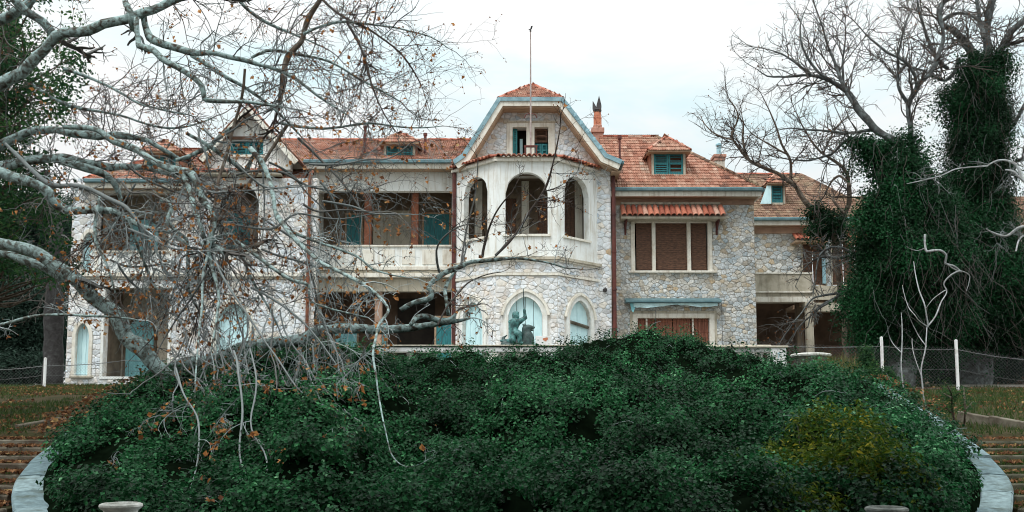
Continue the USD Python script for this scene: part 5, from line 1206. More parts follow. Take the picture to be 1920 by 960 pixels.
def limb3(pts, Y, rng, dY=0.0, wob=0.0):
    if isinstance(Y, tuple): Y, dY = Y[0], Y[1] - Y[0]
    """pts: (px, py, radius in px). Returns 3-D points and radii; depth wanders smoothly about Y, ending dY further back."""
    pts = np.array(pts, float); n = len(pts)
    ph = rng.uniform(0, 6.28)
    Ys = Y + dY * np.linspace(0, 1, n) + 0.35 * np.sin(np.linspace(0, 3.0, n) + ph)
    c = np.array([P(a, b, y) for (a, b, _), y in zip(pts, Ys)]); r = pts[:, 2] * Ys / FPX
    m = max(8, 4 * n)
    s = np.r_[0, np.cumsum(np.linalg.norm(np.diff(c, axis=0), axis=1) + 1e-6)]
    t = np.linspace(0, s[-1], m)
    C = PchipInterpolator(s, c)(t); R = np.interp(t, s, r)
    w = (np.stack([meshkit.noise(np.c_[t * 2.2, np.full(m, 7.1 * q_ + ph), np.zeros(m)], 3) for q_ in range(3)], 1) - 0.5)
    C = C + w * np.minimum(R * 1.6, 0.10)[:, None]
    R = R * (1 + 0.30 * (meshkit.noise(np.c_[t * 3.1, np.full(m, ph), np.ones(m)], 5) - 0.5))
    return C, R
# ------------------------------------------------------------------ the great plane tree reaching in from the left
pt = thing('plane_tree', 'huge bare plane tree with mottled pale limbs sprawling across the left half', 'tree', (-13.5, 19, 0.9))
rng = np.random.default_rng(77)
tw = Twigs()
trunk, tr = limb3([(-330, 900, 75), (-300, 700, 66), (-270, 480, 58), (-230, 260, 48), (-170, 60, 38), (-120, -150, 28)], 19, rng)
obj('trunk', tubes([(trunk, tr)], 14), 'bark_plane', pt, smooth=True)
# (points, depth, twig density per metre, droop, twig length, tone)
LIMBS = [
 ([(-240, 250, 30), (-120, 130, 22), (-10, 42, 12), (30, 20, 10), (65, -6, 9), (110, -50, 8)], 18.5, 3, -.02, .9, .3),
 ([(-200, 120, 26), (-60, -40, 16), (20, -12, 10), (50, 20, 9.5), (80, 40, 10), (100, 64, 10), (112, 72, 9)], 18, 2, 0, .8, .3),
 ([(-250, 300, 30), (-80, 190, 18), (40, 140, 13), (75, 95, 12), (105, 72, 13), (165, 55, 13), (235, 39, 12), (270, 20, 11), (310, 4, 10), (370, -14, 9)], 18, 3, -.02, .9, .3),
 ([(236, 4, 6), (240, 18, 9), (245, 36, 10), (249, 52, 8)], 17.9, 2, 0, .7, .4),
 ([(268, 18, 7), (275, 62, 9), (310, 82, 9), (360, 101, 8), (400, 98, 6.5), (450, 107, 5.5), (480, 117, 5), (540, 140, 4), (600, 182, 3), (650, 215, 2)], 18, 5, .03, 1.1, .4),
 ([(258, 34, 6), (256, 80, 7), (285, 92, 7), (310, 117, 7), (350, 135, 6.5), (380, 163, 6), (384, 185, 5), (425, 188, 5), (460, 192, 4), (530, 200, 2.5)], 17.6, 4, .04, 1.0, .5),
 ([(360, 102, 6), (400, 128, 5), (450, 160, 4), (510, 200, 3), (560, 250, 2.2)], 18.3, 5, .05, 1.0, .4),
 ([(470, 110, 4), (520, 95, 4), (600, 110, 3), (680, 150, 2.5), (750, 190, 1.6)], 18.6, 6, .0, 1.0, .3),
 ([(610, -20, 6), (600, 0, 5.5), (575, 40, 6.5), (565, 75, 7), (540, 105, 7), (530, 150, 6.5), (523, 192, 5)], 18.2, 2, 0, .8, .0),
 ([(568, 66, 4), (610, 48, 3.2), (650, 40, 3), (730, 50, 2.4), (800, 66, 1.6), (840, 90, 1)], 18.4, 7, .03, .9, .15),
 ([(650, 40, 3), (680, 100, 2.6), (692, 145, 2.2), (715, 205, 1.6), (745, 250, 1)], 18.2, 7, .04, .8, .15),
 ([(600, -6, 3), (650, 36, 3), (700, 60, 2.5), (760, 110, 2), (790, 160, 1.4)], 18.7, 7, .03, .9, .15),
 ([(430, -20, 4), (480, 30, 4), (540, 60, 3), (600, 85, 2)], 18.9, 6, .03, 1.0, .2),
 ([(-60, 300, 16), (60, 250, 9), (100, 243, 9), (147, 246, 9), (183, 252, 8.5), (233, 256, 8), (267, 261, 6.5), (300, 276, 5.5), (340, 300, 4)], 19, 4, .05, 1.0, .3),
 ([(120, 240, 5), (180, 244, 6.5), (210, 262, 7.5), (247, 278, 8), (267, 292, 8), (290, 309, 9), (320, 317, 9), (345, 321, 9.5), (362, 330, 10.5), (371, 350, 9), (379, 372, 8), (392, 386, 7)], 17.8, 3, .07, .9, .6),
 ([(-80, 330, 15), (60, 300, 11), (100, 298, 10), (133, 303, 10), (167, 313, 9.5), (200, 326, 8), (218, 345, 6.5), (226, 380, 4)], 18.8, 3, .05, .9, .2),
 ([(90, 300, 8), (110, 298, 9), (160, 303, 9), (210, 313, 9), (260, 317, 8), (300, 322, 6), (345, 340, 5)], 19.3, 3, .05, .9, .2),
 ([(-60, 300, 15), (0, 320, 12), (30, 330, 12), (60, 340, 12), (90, 360, 11), (100, 384, 11), (130, 398, 10), (175, 395, 9), (210, 395, 7.5), (240, 408, 6.5), (280, 425, 5.5), (320, 438, 5), (350, 465, 4), (367, 492, 3), (372, 540, 2)], 17.5, 4, .08, .9, .5),
 ([(10, 270, 3), (32, 293, 4.5), (60, 320, 5.5), (95, 345, 5.5), (150, 352, 5.5), (195, 370, 5), (235, 388, 4.5), (250, 405, 4), (280, 440, 3)], 17.2, 4, .06, .8, .7),
 ([(-330, 480, 36), (-180, 450, 17), (-60, 452, 13), (0, 460, 13), (50, 470, 15), (99, 493, 18), (146, 523, 20), (175, 555, 21), (222, 593, 22), (245, 640, 21), (274, 664, 20), (300, 688, 19), (322, 712, 17)], 18.5, 1.0, .05, .7, .5),
 ([(-200, 500, 14), (0, 478, 9), (52, 493, 9.5), (117, 517, 10), (146, 524, 10)], 18.9, 2, .05, .7, .3),
 ([(300, 702, 15), (330, 688, 15.5), (362, 678, 15), (415, 668, 14), (440, 656, 13.5), (475, 647, 12.5), (520, 639, 12), (570, 636, 12), (600, 623, 11.5), (637, 619, 11), (706, 616, 10.5), (770, 612, 9), (830, 604, 7), (860, 600, 4.5), (882, 596, 2)], 19.5, 1.6, .10, .7, .6),
 ([(768, 611, 5), (781, 598, 6.5), (800, 594, 6.5), (825, 600, 6.5), (844, 596, 6.5), (852, 588, 4)], 19.4, 1, .05, .6, .5),
 ([(748, 580, 6), (775, 565, 6.5), (806, 556, 6), (811, 544, 6), (803, 537, 5.5), (825, 519, 6), (860, 501, 6), (890, 488, 5.2), (920, 485, 4.2), (960, 483, 3.4), (1010, 489, 2.6), (1060, 502, 2)], 19.6, 2.2, -.02, .9, .4),
 ([(838, 590, 5), (834, 560, 5), (833, 545, 4.5), (845, 520, 3.5), (862, 500, 3)], 19.5, 2, 0, .7, .5),
 ([(930, 480, 3), (967, 437, 3.2), (994, 393, 3), (1026, 346, 2.6), (1036, 310, 2.1), (1050, 240, 1.3)], 19.6, 3.0, -.02, .8, .1),
 ([(905, 484, 3), (911, 445, 3), (925, 405, 2.2), (960, 360, 1.6)], 19.5, 3.2, -.02, .7, .1),
 ([(866, 497, 2.6), (875, 432, 2.1), (890, 367, 1.6), (896, 300, 1.1)], 19.4, 3.2, -.02, .6, .4),
 ([(830, 520, 3), (818, 470, 2.2), (850, 430, 1.8), (880, 420, 1.2)], 19.3, 3, -.02, .7, .4),
 ([(820, 610, 2.4), (850, 560, 2.2), (880, 528, 1.8), (940, 510, 1.2)], 19.3, 2, -.03, .6, .2),
 ([(470, 280, 6), (490, 310, 6.5), (504, 343, 6), (515, 383, 5.5), (533, 424, 5.2), (552, 449, 5), (573, 471, 4.8), (599, 490, 4.6), (640, 511, 4.4), (684, 534, 4), (722, 569, 3.4), (727, 585, 3.2), (707, 615, 3.2), (700, 653, 2.8), (703, 700, 2.4), (712, 760, 2), (722, 800, 1.8), (735, 855, 1.6), (762, 875, 1.3), (805, 860, 1)], (17.0, 11.6), 2.2, .08, .7, .85),
 ([(536, 430, 3.4), (581, 450, 3.2), (628, 464, 3.2), (672, 481, 2.8), (706, 507, 2.2), (760, 520, 1.4)], 17, 5, .08, .8, .7),
 ([(440, 450, 4), (469, 470, 4.2), (515, 503, 3.8), (550, 528, 3.6), (578, 536, 3.2), (580, 562, 2.6), (612, 575, 2.2), (660, 588, 2), (690, 595, 1.4)], 16.8, 4, .1, .8, .85),
 ([(392, 386, 7), (400, 420, 6), (392, 455, 6), (396, 500, 4.5), (410, 545, 3.5), (405, 600, 2.4), (396, 660, 1.5)], (17.2, 15.5), 4, .12, .9, .7),
 ([(340, 320, 6), (352, 350, 6), (362, 390, 5.5), (378, 430, 5), (388, 458, 5)], 17.4, 3, .1, .8, .65),
 ([(300, 372, 5), (320, 385, 5.5), (312, 410, 5), (330, 430, 4), (352, 452, 4), (352, 530, 3), (372, 580, 2)], 17.3, 3, .1, .8, .75),
 ([(388, 462, 5), (430, 440, 4), (455, 480, 4), (470, 520, 3), (500, 570, 2.4), (520, 610, 1.8)], 17, 4, .12, .9, .6),
 ([(392, 470, 3.5), (380, 520, 3), (378, 570, 2.6), (372, 640, 2), (366, 720, 1.4)], (17.1, 14.5), 2.5, .14, .9, .4),
 ([(400, 468, 6), (440, 468, 6), (470, 462, 5), (492, 456, 4)], 17.3, 3, .0, .8, .0),
 ([(384, 462, 8), (400, 466, 9), (418, 468, 7)], 17.1, 14, .12, 1.1, .3),
 ([(460, 130, 3), (450, 195, 3.4), (438, 232, 3.8), (424, 292, 4), (409, 345, 4), (400, 400, 3.5)], 17.6, 3, .03, .8, .05),
 ([(540, 235, 4), (500, 290, 4.4), (466, 340, 4.6), (430, 385, 4.5), (398, 440, 4)], 17.5, 3, .03, .9, .05),
 ([(350, 250, 4), (400, 280, 5), (440, 305, 6.5), (458, 320, 6), (470, 300, 4), (492, 262, 3)], 18, 3, .03, .9, .15),
 ([(330, 300, 5), (380, 282, 6), (400, 265, 6), (430, 240, 4)], 18.2, 3, 0, .9, .15),
 ([(560, 260, 3), (600, 300, 3), (640, 340, 2.6), (680, 400, 2)], 18.2, 6, .08, 1.0, .4),
 ([(520, 230, 3.6), (600, 240, 3), (690, 232, 2.6), (770, 240, 1.8), (830, 236, 1)], 18.5, 6, .02, .9, .2),
 ([(190, 365, 4), (180, 410, 4), (178, 450, 3.6), (200, 500, 3), (215, 550, 2.2)], 17.4, 4, .1, .8, .1),
 ([(240, 410, 3.4), (262, 470, 3.2), (280, 520, 2.8), (310, 560, 2)], 17.2, 4, .1, .8, .7),
 ([(-60, 612, 4), (0, 607, 3.4), (50, 596, 3.2), (120, 590, 3), (200, 592, 2.6), (260, 600, 1.6)], 17, 1.2, .03, .5, .95),
 ([(440, 660, 2.6), (445, 690, 2.5), (455, 760, 2.3), (450, 850, 2), (470, 900, 1.7), (520, 925, 1.4), (556, 930, 1)], (14.5, 10.4), 1.1, .10, .8, .9),
 ([(468, 655, 2.2), (480, 720, 2.1), (470, 790, 2.2), (500, 860, 1.8), (490, 920, 1.2)], (14.5, 10.6), 1.2, .12, .8, .85),
 ([(330, 690, 2.2), (345, 740, 2.1), (372, 790, 2), (370, 870, 1.8), (350, 930, 1.4), (390, 936, 1)], (15, 10.4), 1.1, .12, .7, .8),
 ([(400, 480, 3), (430, 540, 2.8), (470, 600, 2.4), (520, 670, 2), (560, 730, 1.4), (610, 765, 1)], (16.5, 13.5), 2.2, .14, 1.0, .6),
 ([(430, 420, 3), (500, 430, 3), (560, 400, 2.6), (620, 410, 2.2), (700, 400, 1.4)], 17.4, 7, .06, 1.0, .5),
 ([(300, 420, 3), (270, 440, 2.6), (230, 430, 2.4), (180, 450, 1.6)], 17.6, 6, .08, .9, .5),
 ([(470, 540, 3), (540, 580, 2.4), (600, 640, 1.8), (640, 700, 1.2)], (17, 15), 6, .14, 1.0, .6),
 ([(440, 330, 3), (520, 320, 3), (580, 350, 2.6), (640, 360, 2), (720, 345, 1.2)], 17.8, 7, .08, 1.0, .4),
 ([(120, 130, 4), (200, 160, 3.4), (280, 200, 2.6), (350, 215, 1.8)], 19.4, 5, .02, .9, .1),
 ([(60, 160, 4), (140, 200, 4), (220, 215, 3), (320, 240, 2.2), (400, 220, 1.5)], 19.6, 5, .02, 1.0, .1),
]
for k in range(30):      # secondary branches that make up the thicket over the left wing
    x, y = rng.uniform(200, 640), rng.uniform(240, 520); a = rng.uniform(-0.5, 2.6) if y < 400 else rng.uniform(0.2, 2.2); pts = [(x, y, 2.8)]
    for q_ in range(4):
        a += rng.normal(0, .35); st = rng.uniform(28, 60); x += math.cos(a) * st; y += math.sin(a) * st * .9; pts.append((x, y, 2.5 - .45 * q_))
    if y < 690 and x < 800: LIMBS.append((pts, rng.uniform(16.4, 18.8), 5, .14, 1.0, rng.uniform(.35, .85)))
for k in range(24):      # long thin whips weeping down over the mound, curling up at their tips
    x, y = rng.uniform(315, 640), rng.uniform(560, 690); n_ = rng.integers(6, 9); H = rng.uniform(90, 250); pts = [(x, y, 2.0)]; dx = rng.normal(0, 6)
    for q_ in range(1, n_ + 1):
        f = q_ / n_; dx += rng.normal(0, 7); x += dx + (rng.choice([-1, 1]) * 26 if q_ == n_ else 0); y += H / n_ * (1.25 - 1.3 * f ** 3); pts.append((x, min(y, 935), 2.0 - 1.1 * f))
    zb = 17.5 - 6.3 * np.clip((y - 640) / 270, 0, 1)
    LIMBS.append((pts, (17.3, max(10.3, zb - .9)), .5, .12, .4, rng.uniform(.4, .8)))
for pts, Yd, dens, droop, tl, tone in LIMBS:
    pts = [(a, b, c * (.72 if c > 14 else .84)) for a, b, c in pts]
    C, R = limb3(pts, Yd, rng)
    obj('limb', tubes([(C, R)], 9 if pts[0][2] > 8 else 6, True), 'bark_dark' if tone < 0.08 else ('twig_bark' if pts[0][2] < 2.6 else 'bark_plane'), pt, smooth=True, tone=float(np.clip(tone, 0, .55)))
    seg = np.linalg.norm(np.diff(C, axis=0), axis=1); L = seg.sum()
    for k in range(rng.poisson(dens * L * (0.74 if tone > .3 else 1.1))):
        i = rng.integers(len(C) // 5, len(C) - 1); d = C[i + 1] - C[i]; d /= np.linalg.norm(d)
        if C[i][0] / C[i][1] < -0.56: continue
        gp_ = (C[i] - [0, 0, CZ]) / C[i][1] * FPX; gxp, gyp = 960 + gp_[0], 800 - gp_[2]
        if 375 < gxp < 560 and 185 < gyp < 335 and rng.random() < .8: continue
        if 180 < gxp < 330 and 560 < gyp < 720 and rng.random() < .6: continue
        if 590 < gxp < 850 and 350 < gyp < 470 and rng.random() < .5: continue
        side = rng.normal(size=3) * [1, 0.8, 1]; side -= side @ d * d; side /= np.linalg.norm(side)
        tw.grow(C[i], d * rng.uniform(0.1, 0.8) + side, tl * rng.uniform(0.5, 1.5), min(R[i] * 0.5, 0.013), 0, rng, droop, np.clip(tone + rng.normal(0, .15), 0, 1), 0.34, (4.6, 2.8))
    tw.grow(C[-1], C[-1] - C[-3], tl * 0.9, R[-1] * 0.9, 0, rng, droop, tone, 0.4, (5, 3))
print('plane twigs', len(tw.lines))
m_, t_ = tw.mesh()
obj('twigs', m_, 'twig_bark', pt, tone=t_, kind='stuff')
tips = np.array(tw.tips)
pick = tips[rng.random(len(tips)) < 0.12]
low = pick[(pick[:, 2] < 7.4) | (rng.random(len(pick)) < 0.35)]
C = np.repeat(low, 2, 0) + rng.normal(0, 0.03, (2 * len(low), 3)) + [0, 0, -0.03]
(m_, t_) = leaves(C, rng.normal(size=C.shape) + [0, -0.5, 0], 0.075 * rng.uniform(0.6, 1.4, len(C)), rng, 0.8, 0.5)
obj('dry_leaves', m_, 'dry_leaf', pt, tone=t_, kind='stuff')
rest = tips[rng.random(len(tips)) < np.where(tips[:, 2] > 7.0, .55, .2)]
(m_, t_) = leaves(rest, rng.normal(size=rest.shape), 0.05 * rng.uniform(0.6, 1.3, len(rest)), rng, 0.6, 0.4, tone=0.05 + 0.25 * rng.random(len(rest)))
obj('dark_buds', m_, 'dry_leaf', pt, tone=t_, kind='stuff')

# ------------------------------------------------------------------ foliage masses
def mass(blobs, rng, density=1.0, rough=0.45):
    """blobs: (px, py, Y, rx px, ry px). Tuft centres near the surface of uneven ellipsoids, with gaps."""
    cs, ns = [], []
    for px, py, Y, rx, ry in blobs:
        s = Y / FPX; c = P(px, py, Y); r = np.array([rx * s, (rx + ry) * 0.40 * s, ry * s])
        n = int(density * 16 * (rx * ry) ** 0.5 * (rx + ry) / 100)
        d = rng.normal(size=(n, 3)); d /= np.linalg.norm(d, axis=1, keepdims=True)
        d = d[(d[:, 1] < 0.55)]
        nz = meshkit.fbm(d * 2.3 + [px * .13, py * .07, 3], 3, 8)
        rad = np.clip(0.50 + rough * 1.7 * (nz - 0.3) + rng.normal(0, 0.09, len(d)), .25, 1.15)
        ok = meshkit.noise(d * 3.6 + [py * .11, px * .03, 9], 6) > 0.36
        cs.append(c + d[ok] * r * rad[ok][:, None] * 1.12); ns.append(d[ok])
    return np.vstack(cs), np.vstack(ns)
def core(blobs, k=0.62):  # lumpy ellipsoids filling the crowns, painted dark like the shade inside
    ms = []
    for px, py, Y, rx, ry in blobs:
        s = Y / FPX; c = P(px, py, Y); u = trimesh.creation.icosphere(2); v = np.array(u.vertices)
        v = v * (k * (0.8 + 0.5 * (meshkit.noise(v * 2.5 + px, 3) - 0.5)))[:, None] * [rx * s, (rx + ry) * 0.40 * s, ry * s]
        ms.append((c + v, np.array(u.faces)))
    return join(ms)
def leafy(name, label, cat, blobs, rng, leaf, size, per=12, spread=0.3, density=1.0, trunk=None, with_core=True, group=None, aspect=0.6, bark='bark_dark', crown='crown', up=.5, ck=.62):
    b = trunk[0][0] if trunk is not None else P(blobs[-1][0], 730, blobs[-1][2])
    t = thing(name, label, cat, tuple(b), group)
    cs, ns = mass(blobs, rng, density)
    (m_, t_) = tufts(cs, ns, per, spread, size, rng, aspect, up=up)
    obj(crown, m_, leaf, t, tone=t_, kind='stuff')
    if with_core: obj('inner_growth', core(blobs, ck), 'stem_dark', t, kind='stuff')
    if trunk is not None: obj('trunk', tubes([trunk], 10), bark, t, smooth=True)
    return t
rng = np.random.default_rng(200)
# evergreen at upper left, behind the limbs
yv_ = 22.0
tk = curve([P(-40, 760, yv_), P(-30, 500, yv_), P(-10, 260, yv_), P(20, 80, yv_)], 12)
et = thing('evergreen_tree', 'dense evergreen tree with small dark leaves behind the plane limbs at upper left', 'tree', tuple(tk[0]))
obj('trunk', tubes([(tk, np.linspace(0.30, 0.1, 12))], 10), 'bark_dark', et, smooth=True)
cs, L = [], []
while len(cs) < 760:
    x, y = rng.uniform(-130, 178), rng.uniform(-40, 520)
    lim = np.interp(y, [-40, 20, 60, 110, 160, 220, 300, 380, 460, 520], [120, 165, 150, 170, 165, 120, 118, 125, 135, 140]) + 26 * (meshkit.noise(np.array([y * .05, 3.3, 1.1]), 3) - .5)
    dens = .38 if y < 210 else (.62 if y < 330 else .85)
    if x > lim or meshkit.fbm(np.array([x * .022, y * .026, 7.7]), 3, 12) > .40 + .22 * dens + .10 * (x < 40): continue
    cs.append(P(x, y, 22 + rng.normal(0, 1.0)))
cs = np.array(cs)
m_, t_ = tufts(cs, rng.normal(0, .6, cs.shape) + [0, -.5, .3], 36, .34, .10, rng, .55, up=.4, jit=.7)
obj('crown', m_, 'evergreen_leaf', et, tone=t_, kind='stuff')
for c in cs[::4]:
    a = tk[min(11, max(3, int(np.argmin(np.abs(tk[:, 2] - c[2] + .6)))))]; L.append((curve([a, (a + c) / 2 + rng.normal(0, .2, 3), c], 6), np.linspace(.035, .008, 6)))
obj('branches', tubes(L, 4), 'bark_dark', et, kind='stuff')
# dark wood behind the house on the left
for k, (bl, lab) in enumerate((
    ([(-40, 520, 50, 120, 150), (30, 600, 48, 90, 110), (20, 420, 52, 90, 80), (15, 698, 47, 120, 45)], 'dark dense tree behind the fence at the far left edge'),
    ([(85, 560, 54, 55, 160), (90, 430, 54, 60, 70), (70, 640, 52, 70, 70)], 'dark tall tree directly left of the mansion corner'),
    ([(175, 395, 60, 60, 45), (150, 440, 60, 50, 60)], 'dark tree crown peeping over the roof corner at left'))):
    px = bl[0][0]; Yt = bl[0][2]
    tk = curve([P(px, 745, Yt), P(px + 4, 600, Yt), P(px - 3, 420, Yt)], 8)
    leafy('background_tree', lab, 'tree', bl, rng, 'conifer_needle', 0.2, per=9, spread=0.6, density=1.1, trunk=(tk, np.linspace(0.35, 0.12, 8)), aspect=0.4)
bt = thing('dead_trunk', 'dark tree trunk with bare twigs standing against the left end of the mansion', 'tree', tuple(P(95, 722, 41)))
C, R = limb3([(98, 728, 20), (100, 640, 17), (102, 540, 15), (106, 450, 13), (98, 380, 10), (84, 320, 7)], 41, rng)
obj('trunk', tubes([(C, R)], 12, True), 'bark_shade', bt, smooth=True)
tg = Twigs()
for k in range(26):
    i = rng.integers(8, len(C)); tg.grow(C[i], rng.normal(size=3) + [-.4, 0, .1], 2.0 * rng.uniform(.5, 1.2), .03, 0, rng, .03, .25, .4, (4, 2))
m_, t_ = tg.mesh(); obj('twigs', m_, 'twig_bark', bt, tone=t_, kind='stuff')
# ------------------------------------------------------------------ trees on the right
def bare_tree(name, label, base, limbs, Y, rng, ivy=None, dens=5, tl=1.5, tone=.25, kids=(5, 3), trunk_mat='bark_grey', droop=-.02, trunk=None, size=0.10, clip=None, ivy_d=1.0):
    t = thing(name, label, 'tree', tuple(base))
    tg = Twigs()
    if trunk is not None:
        C, R = limb3(trunk, Y, rng); obj('trunk', tubes([(C, R)], 12, True), trunk_mat, t, smooth=True)
    for pts in limbs:
        pts = [(a, b, c * .78) for a, b, c in pts]
        C, R = limb3(pts, Y, rng)
        obj('limb', tubes([(C, R)], 7, True), trunk_mat, t, smooth=True)
        L = np.linalg.norm(np.diff(C, axis=0), axis=1).sum()
        for k in range(rng.poisson(dens * L * 0.6)):
            i = rng.integers(len(C) // 5, len(C) - 1); d = C[i + 1] - C[i]; d /= np.linalg.norm(d)
            side = rng.normal(size=3); side -= side @ d * d; side /= np.linalg.norm(side)
            tg.grow(C[i], d * rng.uniform(.3, 1) + side * .8 + [0, 0, .15], tl * rng.uniform(.4, 1.4), min(R[i] * .5, .03), 0, rng, droop, tone, .36, kids)
        tg.grow(C[-1], C[-1] - C[-3], tl, R[-1], 0, rng, droop, tone, .36, kids)
    m_, t_ = tg.mesh(); obj('twigs', m_, 'twig_bark', t, tone=t_, kind='stuff')
    tips = np.array(tg.tips); tips = tips[rng.random(len(tips)) < .25]
    (m_, t_) = leaves(tips, rng.normal(size=tips.shape), .07 * rng.uniform(.6, 1.3, len(tips)), rng, .6, .4, tone=.3 * rng.random(len(tips)))
    obj('seed_heads', m_, 'dry_leaf', t, tone=t_, kind='stuff')
    if ivy:
        cs, ns = mass(ivy, rng, ivy_d)
        sh = cs[rng.random(len(cs)) < .16]; dr = np.repeat(sh, 4, 0) + np.tile(np.arange(1, 5), len(sh))[:, None] * [0, 0, -.16] + rng.normal(0, .06, (4 * len(sh), 3)) + np.repeat(rng.normal(0, .25, (len(sh), 3)), 4, 0)      # hanging sprays
        cs = np.vstack([cs, dr]); ns = np.vstack([ns, np.tile([0, -.8, .3], (len(dr), 1))])
        tc = np.clip(.48 + 1.9 * (meshkit.fbm(cs * .8, 3, 17) - .5) + rng.normal(0, .12, len(cs)), 0, 1)
        (m_, t_) = tufts(cs, ns, 15, .34, size * .85, rng, .75, up=.4, tone_c=tc)
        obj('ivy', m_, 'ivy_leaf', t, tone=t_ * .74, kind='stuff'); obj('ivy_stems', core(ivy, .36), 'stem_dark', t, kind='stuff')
        V_ = []
        for c in cs[(rng.random(len(cs)) < .035) & (cs[:, 2] > 5.2)]:      # bare runners trailing over the ivy
            p = c + [rng.normal(0, .1), -.35, 0]; pts = [p]; dx = rng.normal(0, .08)
            for _ in range(6): dx += rng.normal(0, .05); p = p + [dx, rng.normal(-.02, .03), -rng.uniform(.1, .36)]; pts.append(p)
            V_.append((np.array(pts), np.linspace(.010, .005, 7)))
        obj('bare_runners', tubes(V_, 3), 'twig_bark', t, tone=np.repeat(rng.uniform(.05, .5, len(V_)), 21), kind='stuff')
    print(label[:30], len(tg.lines)); return t
bare_tree('ivy_clad_tree', 'broad leaning tree smothered in ivy with bare limbs before the rear wing', P(1690, 735, 34),
    [[(1720, 330, 11), (1680, 270, 10), (1640, 240, 9), (1610, 205, 8.5), (1585, 172, 7.5), (1560, 152, 5.5), (1520, 140, 4), (1450, 145, 2.2), (1420, 130, 1.2)],
     [(1585, 172, 5), (1565, 120, 4), (1548, 70, 2.4), (1535, 30, 1.4)], [(1600, 195, 4), (1580, 150, 3.4), (1584, 85, 2.2)], [(1560, 152, 4), (1515, 112, 3), (1500, 60, 2), (1510, 20, 1.2)],
     [(1520, 140, 3), (1480, 110, 2.4), (1440, 92, 1.4)],
     [(1710, 300, 8), (1707, 250, 7), (1703, 200, 6.5), (1720, 165, 6), (1745, 135, 6), (1760, 100, 5.5), (1770, 65, 5), (1762, 30, 5), (1778, -10, 5)],
     [(1704, 195, 4.5), (1682, 155, 4), (1686, 100, 3), (1700, 40, 2)], [(1720, 165, 4), (1700, 120, 3.5), (1660, 95, 3), (1620, 60, 1.8)],
     [(1640, 245, 4.5), (1590, 248, 3.6), (1530, 245, 2.6), (1480, 240, 1.6)], [(1620, 270, 5), (1590, 262, 4), (1555, 290, 3), (1500, 300, 2)]],
    34, rng, ivy=[(1690, 330, 34, 58, 85), (1660, 410, 33.6, 62, 66), (1700, 480, 33.6, 105, 85), (1650, 560, 34, 75, 75), (1745, 560, 34, 80, 95), (1740, 400, 34, 62, 80), (1612, 272, 34, 36, 13), (1640, 290, 34, 30, 26), (1700, 620, 34, 100, 60), (1770, 470, 33.5, 60, 50)], dens=5.5, tl=1.5, trunk=[(1690, 740, 26), (1694, 600, 24), (1700, 460, 16), (1712, 340, 10)], ivy_d=.95)
bare_tree('ivy_clad_tree', 'tall tree with an upright ivy column and spreading bare top at far right', P(1830, 735, 37),
    [[(1830, 130, 12), (1815, 90, 11), (1790, 60, 8), (1765, 45, 7), (1760, 20, 6), (1790, -10, 5)], [(1850, 150, 11), (1852, 90, 10), (1850, 50, 9), (1862, 0, 8), (1870, -40, 6)],
     [(1860, 150, 9), (1882, 80, 9), (1905, 50, 8), (1940, 25, 7)], [(1845, 70, 6), (1835, 30, 5), (1830, -10, 4)], [(1870, 100, 5), (1900, 80, 5), (1930, 70, 4)],
     [(1780, 130, 5), (1755, 110, 5), (1735, 60, 4), (1720, 0, 3)], [(1765, 45, 5), (1795, 25, 4), (1830, 35, 3)], [(1870, 270, 5), (1900, 230, 4), (1930, 180, 3)], [(1875, 330, 5), (1910, 300, 4), (1950, 290, 3)],
     [(1800, 110, 5), (1770, 150, 4), (1725, 130, 3), (1690, 120, 2)], [(1900, 420, 4), (1850, 430, 3), (1800, 470, 2.4), (1780, 560, 1.4)], [(1890, 480, 4), (1850, 520, 3), (1830, 600, 2)], [(1760, 380, 4), (1800, 420, 3), (1850, 410, 2)]],
    37, rng, ivy=[(1828, 150, 37, 36, 60), (1800, 200, 37, 42, 50), (1850, 200, 37, 42, 85), (1830, 300, 37, 64, 105), (1835, 400, 37, 75, 85), (1878, 120, 37, 18, 34), (1825, 480, 36.5, 95, 90), (1880, 540, 36.5, 85, 110), (1800, 590, 36.5, 85, 95)], dens=5, tl=1.6, trunk=[(1830, 740, 30), (1832, 520, 26), (1835, 300, 16), (1838, 120, 10)], ivy_d=.95)
bare_tree('small_bare_tree', 'small bare tree with an ivy tuft standing before the rear roof', P(1570, 700, 38),
    [[(1562, 425, 8), (1540, 400, 7.5), (1515, 385, 7), (1490, 350, 6), (1462, 328, 5), (1430, 312, 4.4), (1405, 300, 4), (1380, 270, 3), (1372, 255, 2.4), (1384, 220, 1.8), (1370, 190, 1.2)],
     [(1405, 300, 3), (1392, 262, 2.4), (1394, 240, 1.8)], [(1372, 262, 2.4), (1340, 250, 1.8), (1318, 228, 1.2)], [(1484, 345, 4), (1480, 300, 3.4), (1470, 280, 3), (1450, 225, 2), (1432, 185, 1.2)],
     [(1478, 290, 2.6), (1440, 270, 2), (1410, 250, 1.3)], [(1575, 420, 7), (1590, 375, 6), (1592, 340, 5), (1575, 310, 4), (1545, 290, 3), (1520, 262, 2.2), (1495, 215, 1.3)], [(1592, 350, 4), (1570, 330, 3), (1548, 360, 2.2)], [(1580, 400, 4), (1560, 372, 3), (1620, 370, 2.2)], [(1545, 290, 2.4), (1560, 250, 2), (1590, 220, 1.4)]],
    38, rng, ivy=[(1562, 418, 38, 30, 24), (1530, 398, 38, 22, 14), (1540, 430, 38, 34, 18)], dens=4.6, tl=1.25, tone=.15, trunk=[(1590, 720, 5), (1582, 600, 5), (1570, 500, 5.5), (1562, 420, 7)], trunk_mat='bark_dark')
